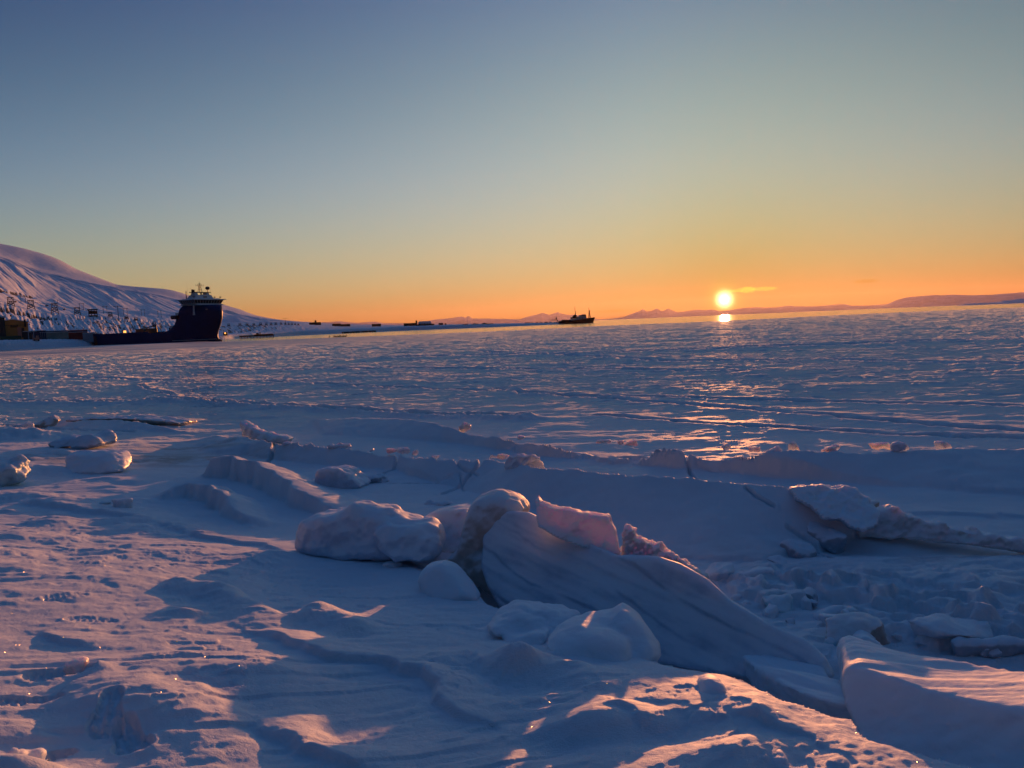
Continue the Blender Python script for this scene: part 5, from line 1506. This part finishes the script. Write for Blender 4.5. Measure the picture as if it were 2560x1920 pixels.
# shrubs/debris on the bank
t_ = flat(146, 436, 'driftwood_pile', 'small dark tangle of driftwood on the snow bank before the containers', 'driftwood')
bm = N(); rnd = random.Random(5)
for i in range(26):
    a_ = (rnd.uniform(-4, 4), rnd.uniform(-1, 1), rnd.uniform(-.3, .6)); tube(bm, a_, (a_[0] + rnd.uniform(-2, 2), a_[1] + rnd.uniform(-.6, .6), a_[2] + rnd.uniform(-.2, 1.2)), .10, .06, 4)
ob('branches', bm, wood, t_)

# ------------------------------------------------------------------ jetty right of the ship, town and spit
c = dirpt(640, 560)
jt = empty('jetty', tuple(c), math.radians(-px_az(640)) , 'long low dark jetty with sun reddened piles right of the blue ship', 'jetty')
kj = 560 / FPX
bm = N(); bx(bm, 0, 1.5, .9, 78 * kj, 6, .9); ob('deck', bm, coal, jt)
for i in range(24):
    bm = N(); bx(bm, (-37 + i * 3.25) * kj, -1.7, -1.2, .42, .42, 2.3); ob('pile', bm, orange_sun, jt)
bm = N(); bx(bm, 16 * kj, 1, 1.8, 42 * kj, 1.2, .5); bx(bm, 2 * kj, .5, 1.8, 6 * kj, 1, 1.4); bx(bm, 8 * kj, 1, 1.8, 2.2 * kj, 1, 1.9); ob('timber_stack', bm, orange_sun, jt)
t_ = empty('amber_hut', tuple(gpos(562, 610, 0)), .3, 'tiny hut with a glowing amber box just right of the ship bow', 'hut')
bm = N(); bx(bm, 0, 0, 0, 3, 3, 2.2); ob('wall', bm, coal, t_)
bm = N(); bx(bm, 0, 0, 2.2, 3.4, 3.4, .3); ob('roof', bm, roofsnow, t_)
bm = N(); bx(bm, 0, -1.7, 1.2, .9, .3, 1.0); ob('amber_box', bm, amber_g, t_)  # glowing amber box on the hut front

def building(u0, u1, v0, v1, r, mat, lab, name='shore_building', gable=0.0, roofm=None, z=None, extra=None):
    u = (u0 + u1) / 2; k3 = r / FPX
    g_ = ground_z(u, r) if z is None else z
    base = min(g_, zat(u, v1, r)) - .3
    o = empty(name, tuple(dirpt(u, r, base)), math.radians(-px_az(u)), lab, 'building')
    w = (u1 - u0) * k3; h = max(1.5, zat(u, v0, r) - base)
    dp = max(5, w * .5)
    bm = N(); bx(bm, 0, 0, 0, w, dp, h * (1 - gable)); wl = ob('wall', bm, mat, o)
    bm = N()
    if gable > 0: prism(bm, [(-w / 2 - .3, h * (1 - gable)), (w / 2 + .3, h * (1 - gable)), (w / 2 - w * .06, h), (-w / 2 + w * .06, h)], -dp / 2 - .2, dp / 2 + .2)
    else: bx(bm, 0, 0, h, w + .4, dp + .4, .35)
    ob('roof', bm, roofm or roofsnow, o)
    if w > 6:
        bm = N()
        for i in range(max(2, int(w / 3))): bx(bm, -w / 2 + (i + .5) * w / max(2, int(w / 3)), -dp / 2 - .06, h * .35, 1.0, .12, h * .2)
        ob('window_row', bm, glass, wl)
    return o
building(1046, 1078, 803, 812, 990, pale_b, 'pale hangar with a long snowy roof on the spit', gable=.45)
building(1041, 1085, 811, 818, 900, coal, 'dark low shed in front of the pale hangar', roofm=coal)
building(1010, 1042, 808.3, 812, 1000, coal, 'long low dark wing left of the pale hangar', roofm=coal)
building(1039.5, 1043.5, 802, 810, 985, coal, 'narrow dark tower against the pale hangar', roofm=coal)
building(1097, 1108, 807.5, 812, 1000, red_p, 'small dark red house right of the pale hangar', gable=.4, roofm=coal)
building(930, 952, 810.3, 815, 1200, coal, 'flat dark building standing alone left of the hangar', roofm=coal)
building(774, 802, 805.8, 812, 1350, coal, 'dark house cluster on the skyline behind the bluff', gable=.3, roofm=coal)
building(787.5, 791.5, 800.5, 808, 1345, coal, 'little church like tower on the skyline cluster', gable=.3, roofm=coal)
building(831, 852, 809.0, 814, 1350, coal, 'left one of two dark low houses on the far skyline', gable=.4, roofm=coal)
building(852, 875, 810.2, 815, 1330, coal, 'right one of two dark low houses on the far skyline', gable=.3, roofm=coal)
building(1112, 1116, 808.5, 812, 1000, red_p, 'tiny red hut right of the small dark red house', roofm=coal)
# heaps on the spit
def heap(u0, u1, v0, v1, r, lab, seed):
    k3 = r / FPX; u = (u0 + u1) / 2; w = (u1 - u0) * k3; h = zat(u, v0, r) - min(ground_z(u, r), zat(u, v1, r))
    base = min(ground_z(u, r), zat(u, v1, r)) - .2
    nx, ny = 60, 12
    V = []
    for j in range(ny):
        for i in range(nx):
            x_ = -1 + 2 * i / (nx - 1); y_ = -1 + 2 * j / (ny - 1)
            e = max(0, 1 - abs(x_) ** 7) * max(0, 1 - abs(y_) ** 2.2)
            n_ = float(gn(np.array([x_ * w * .10 + seed]), np.array([y_ * 1.3]), seed)[0]); n2_ = float(gn(np.array([x_ * w * .4 + seed]), np.array([y_ * 2.3]), seed + 1)[0])
            V.append((x_ * w / 2, y_ * max(4, w * .18), h * e * (.82 + .3 * n_ + .12 * n2_)))
    o = mesh_obj('coal_heap', V, grid_faces(ny, nx), coal)
    o.location = dirpt(u, r, base); o.rotation_euler = (0, 0, math.radians(-px_az(u)))
    tag(o, lab, 'heap', 'dark heaps on the spit')
HP = [(1171, 1240, 807, 815, 'longest and highest dark heap in the middle of the spit'), (1155, 1172, 809, 814, 'small dark heap at the left end of the longest one'), (1238, 1271, 809, 813, 'flat dark heap touching the right end of the longest one'),
      (1270, 1308, 809, 811.5, 'thin low dark heap between the flat heap and the orange spot'), (1308, 1336, 805, 809.5, 'dark heap on the spit left of the row of mounds'),
      (1338, 1346, 805, 808.5, 'first round mound of the row left of the small vessel'), (1348, 1357, 804.5, 808.5, 'second round mound of the row left of the small vessel'),
      (1360, 1371, 804, 808.5, 'third round mound of the row left of the small vessel'), (1372, 1382, 803.5, 808, 'fourth round mound of the row left of the small vessel'), (1383, 1396, 804, 807.5, 'last mound of the row, right behind the vessel stern')]
for i, (u0, u1, v0, v1, lab) in enumerate(HP): heap(u0, u1, v0, v1, 830, lab, 400 + i * 3)
# boats and mooring stones along the far shore
rnd = random.Random(8)
for i in range(22):
    u = 856 + i * 3.9 + rnd.uniform(-.8, .8)
    r = 730 + rnd.uniform(-5, 5) + (u - 860) * .9
    bm = N(); w = rnd.uniform(.7, 1.7)
    bmesh.ops.create_icosphere(bm, subdivisions=2, radius=1)
    for v_ in bm.verts:
        k4 = 1 + .25 * math.sin(v_.co.x * 5 + i) * math.cos(v_.co.y * 4 + i * 2)
        v_.co = Vector((v_.co.x * w * k4, v_.co.y * w * .8 * k4, v_.co.z * .8 * k4))
    o_ = ob('shore_rock', bm, coal, None, True)
    o_.location = dirpt(u, r, .5)
    tag(o_, 'dark rock in the line along the far waterline left of the hangar', 'rock', 'rocks along the far waterline')

# ------------------------------------------------------------------ ducks on the ice edge
duck_b = plain('duck_plumage', (.06, .05, .045), .8)
def duck(u, i):
    ee = float(np.interp(px_az(u), az_d, redge))
    r = ee - 3 - (i % 3)
    az_i = int(np.argmin(np.abs(az_d - px_az(u)))); zi = float(np.interp(r, R[:, az_i], Z[:, az_i]))
    c = dirpt(u, r, zi)
    bm = N()
    prof_ = [(-.30, .30, .02), (-.22, .26, .08), (-.08, .22, .13), (.08, .22, .14), (.20, .27, .10), (.25, .36, .055), (.27, .46, .045), (.30, .52, .065), (.36, .52, .05), (.44, .49, .012)]
    prev = None
    for x_, z_, rad in prof_:
        ring = [bm.verts.new((x_, rad * math.cos(a_ / 8 * 2 * math.pi), z_ + rad * math.sin(a_ / 8 * 2 * math.pi))) for a_ in range(8)]
        if prev:
            for a_ in range(8): bm.faces.new((prev[a_], prev[(a_ + 1) % 8], ring[(a_ + 1) % 8], ring[a_]))
        else: bm.faces.new(ring)
        prev = ring
    bm.faces.new(prev[::-1])
    for y_ in (-.05, .05):
        tube(bm, (.02, y_, 0), (.0, y_, .14), .02, seg=4); bx(bm, .05, y_, 0, .1, .07, .02)
    o_ = ob('duck', bm, duck_b, None, True)
    o_.scale = (1.5, 1.5, 1.5)
    o_.location = c; o_.rotation_euler = (0, 0, rnd.uniform(0, 6.28))
    tag(o_, 'dark sea duck resting in the flock at the ice edge', 'duck', 'sea ducks on the ice edge')
for i, u in enumerate((822, 834, 837.5, 841, 845, 848, 851, 855.5, 858, 861.5, 863.5)):
    duck(u, i)

# ------------------------------------------------------------------ the air itself
hz_m = bpy.data.materials.new('haze'); hz_m.use_nodes = True
hn = hz_m.node_tree
hn.nodes.remove(hn.nodes['Principled BSDF'])
pv = hn.nodes.new('ShaderNodeVolumePrincipled')
pv.inputs['Color'].default_value = (.66, .52, .46, 1)
pv.inputs['Density'].default_value = 1.25e-5
pv.inputs['Anisotropy'].default_value = .55
hn.links.new(pv.outputs[0], hn.nodes['Material Output'].inputs['Volume'])
bm = N(); bx(bm, 0, 25500, -60, 90000, 52000, 1180)
hz = ob('haze', bm, hz_m)
hz['kind'] = 'stuff'
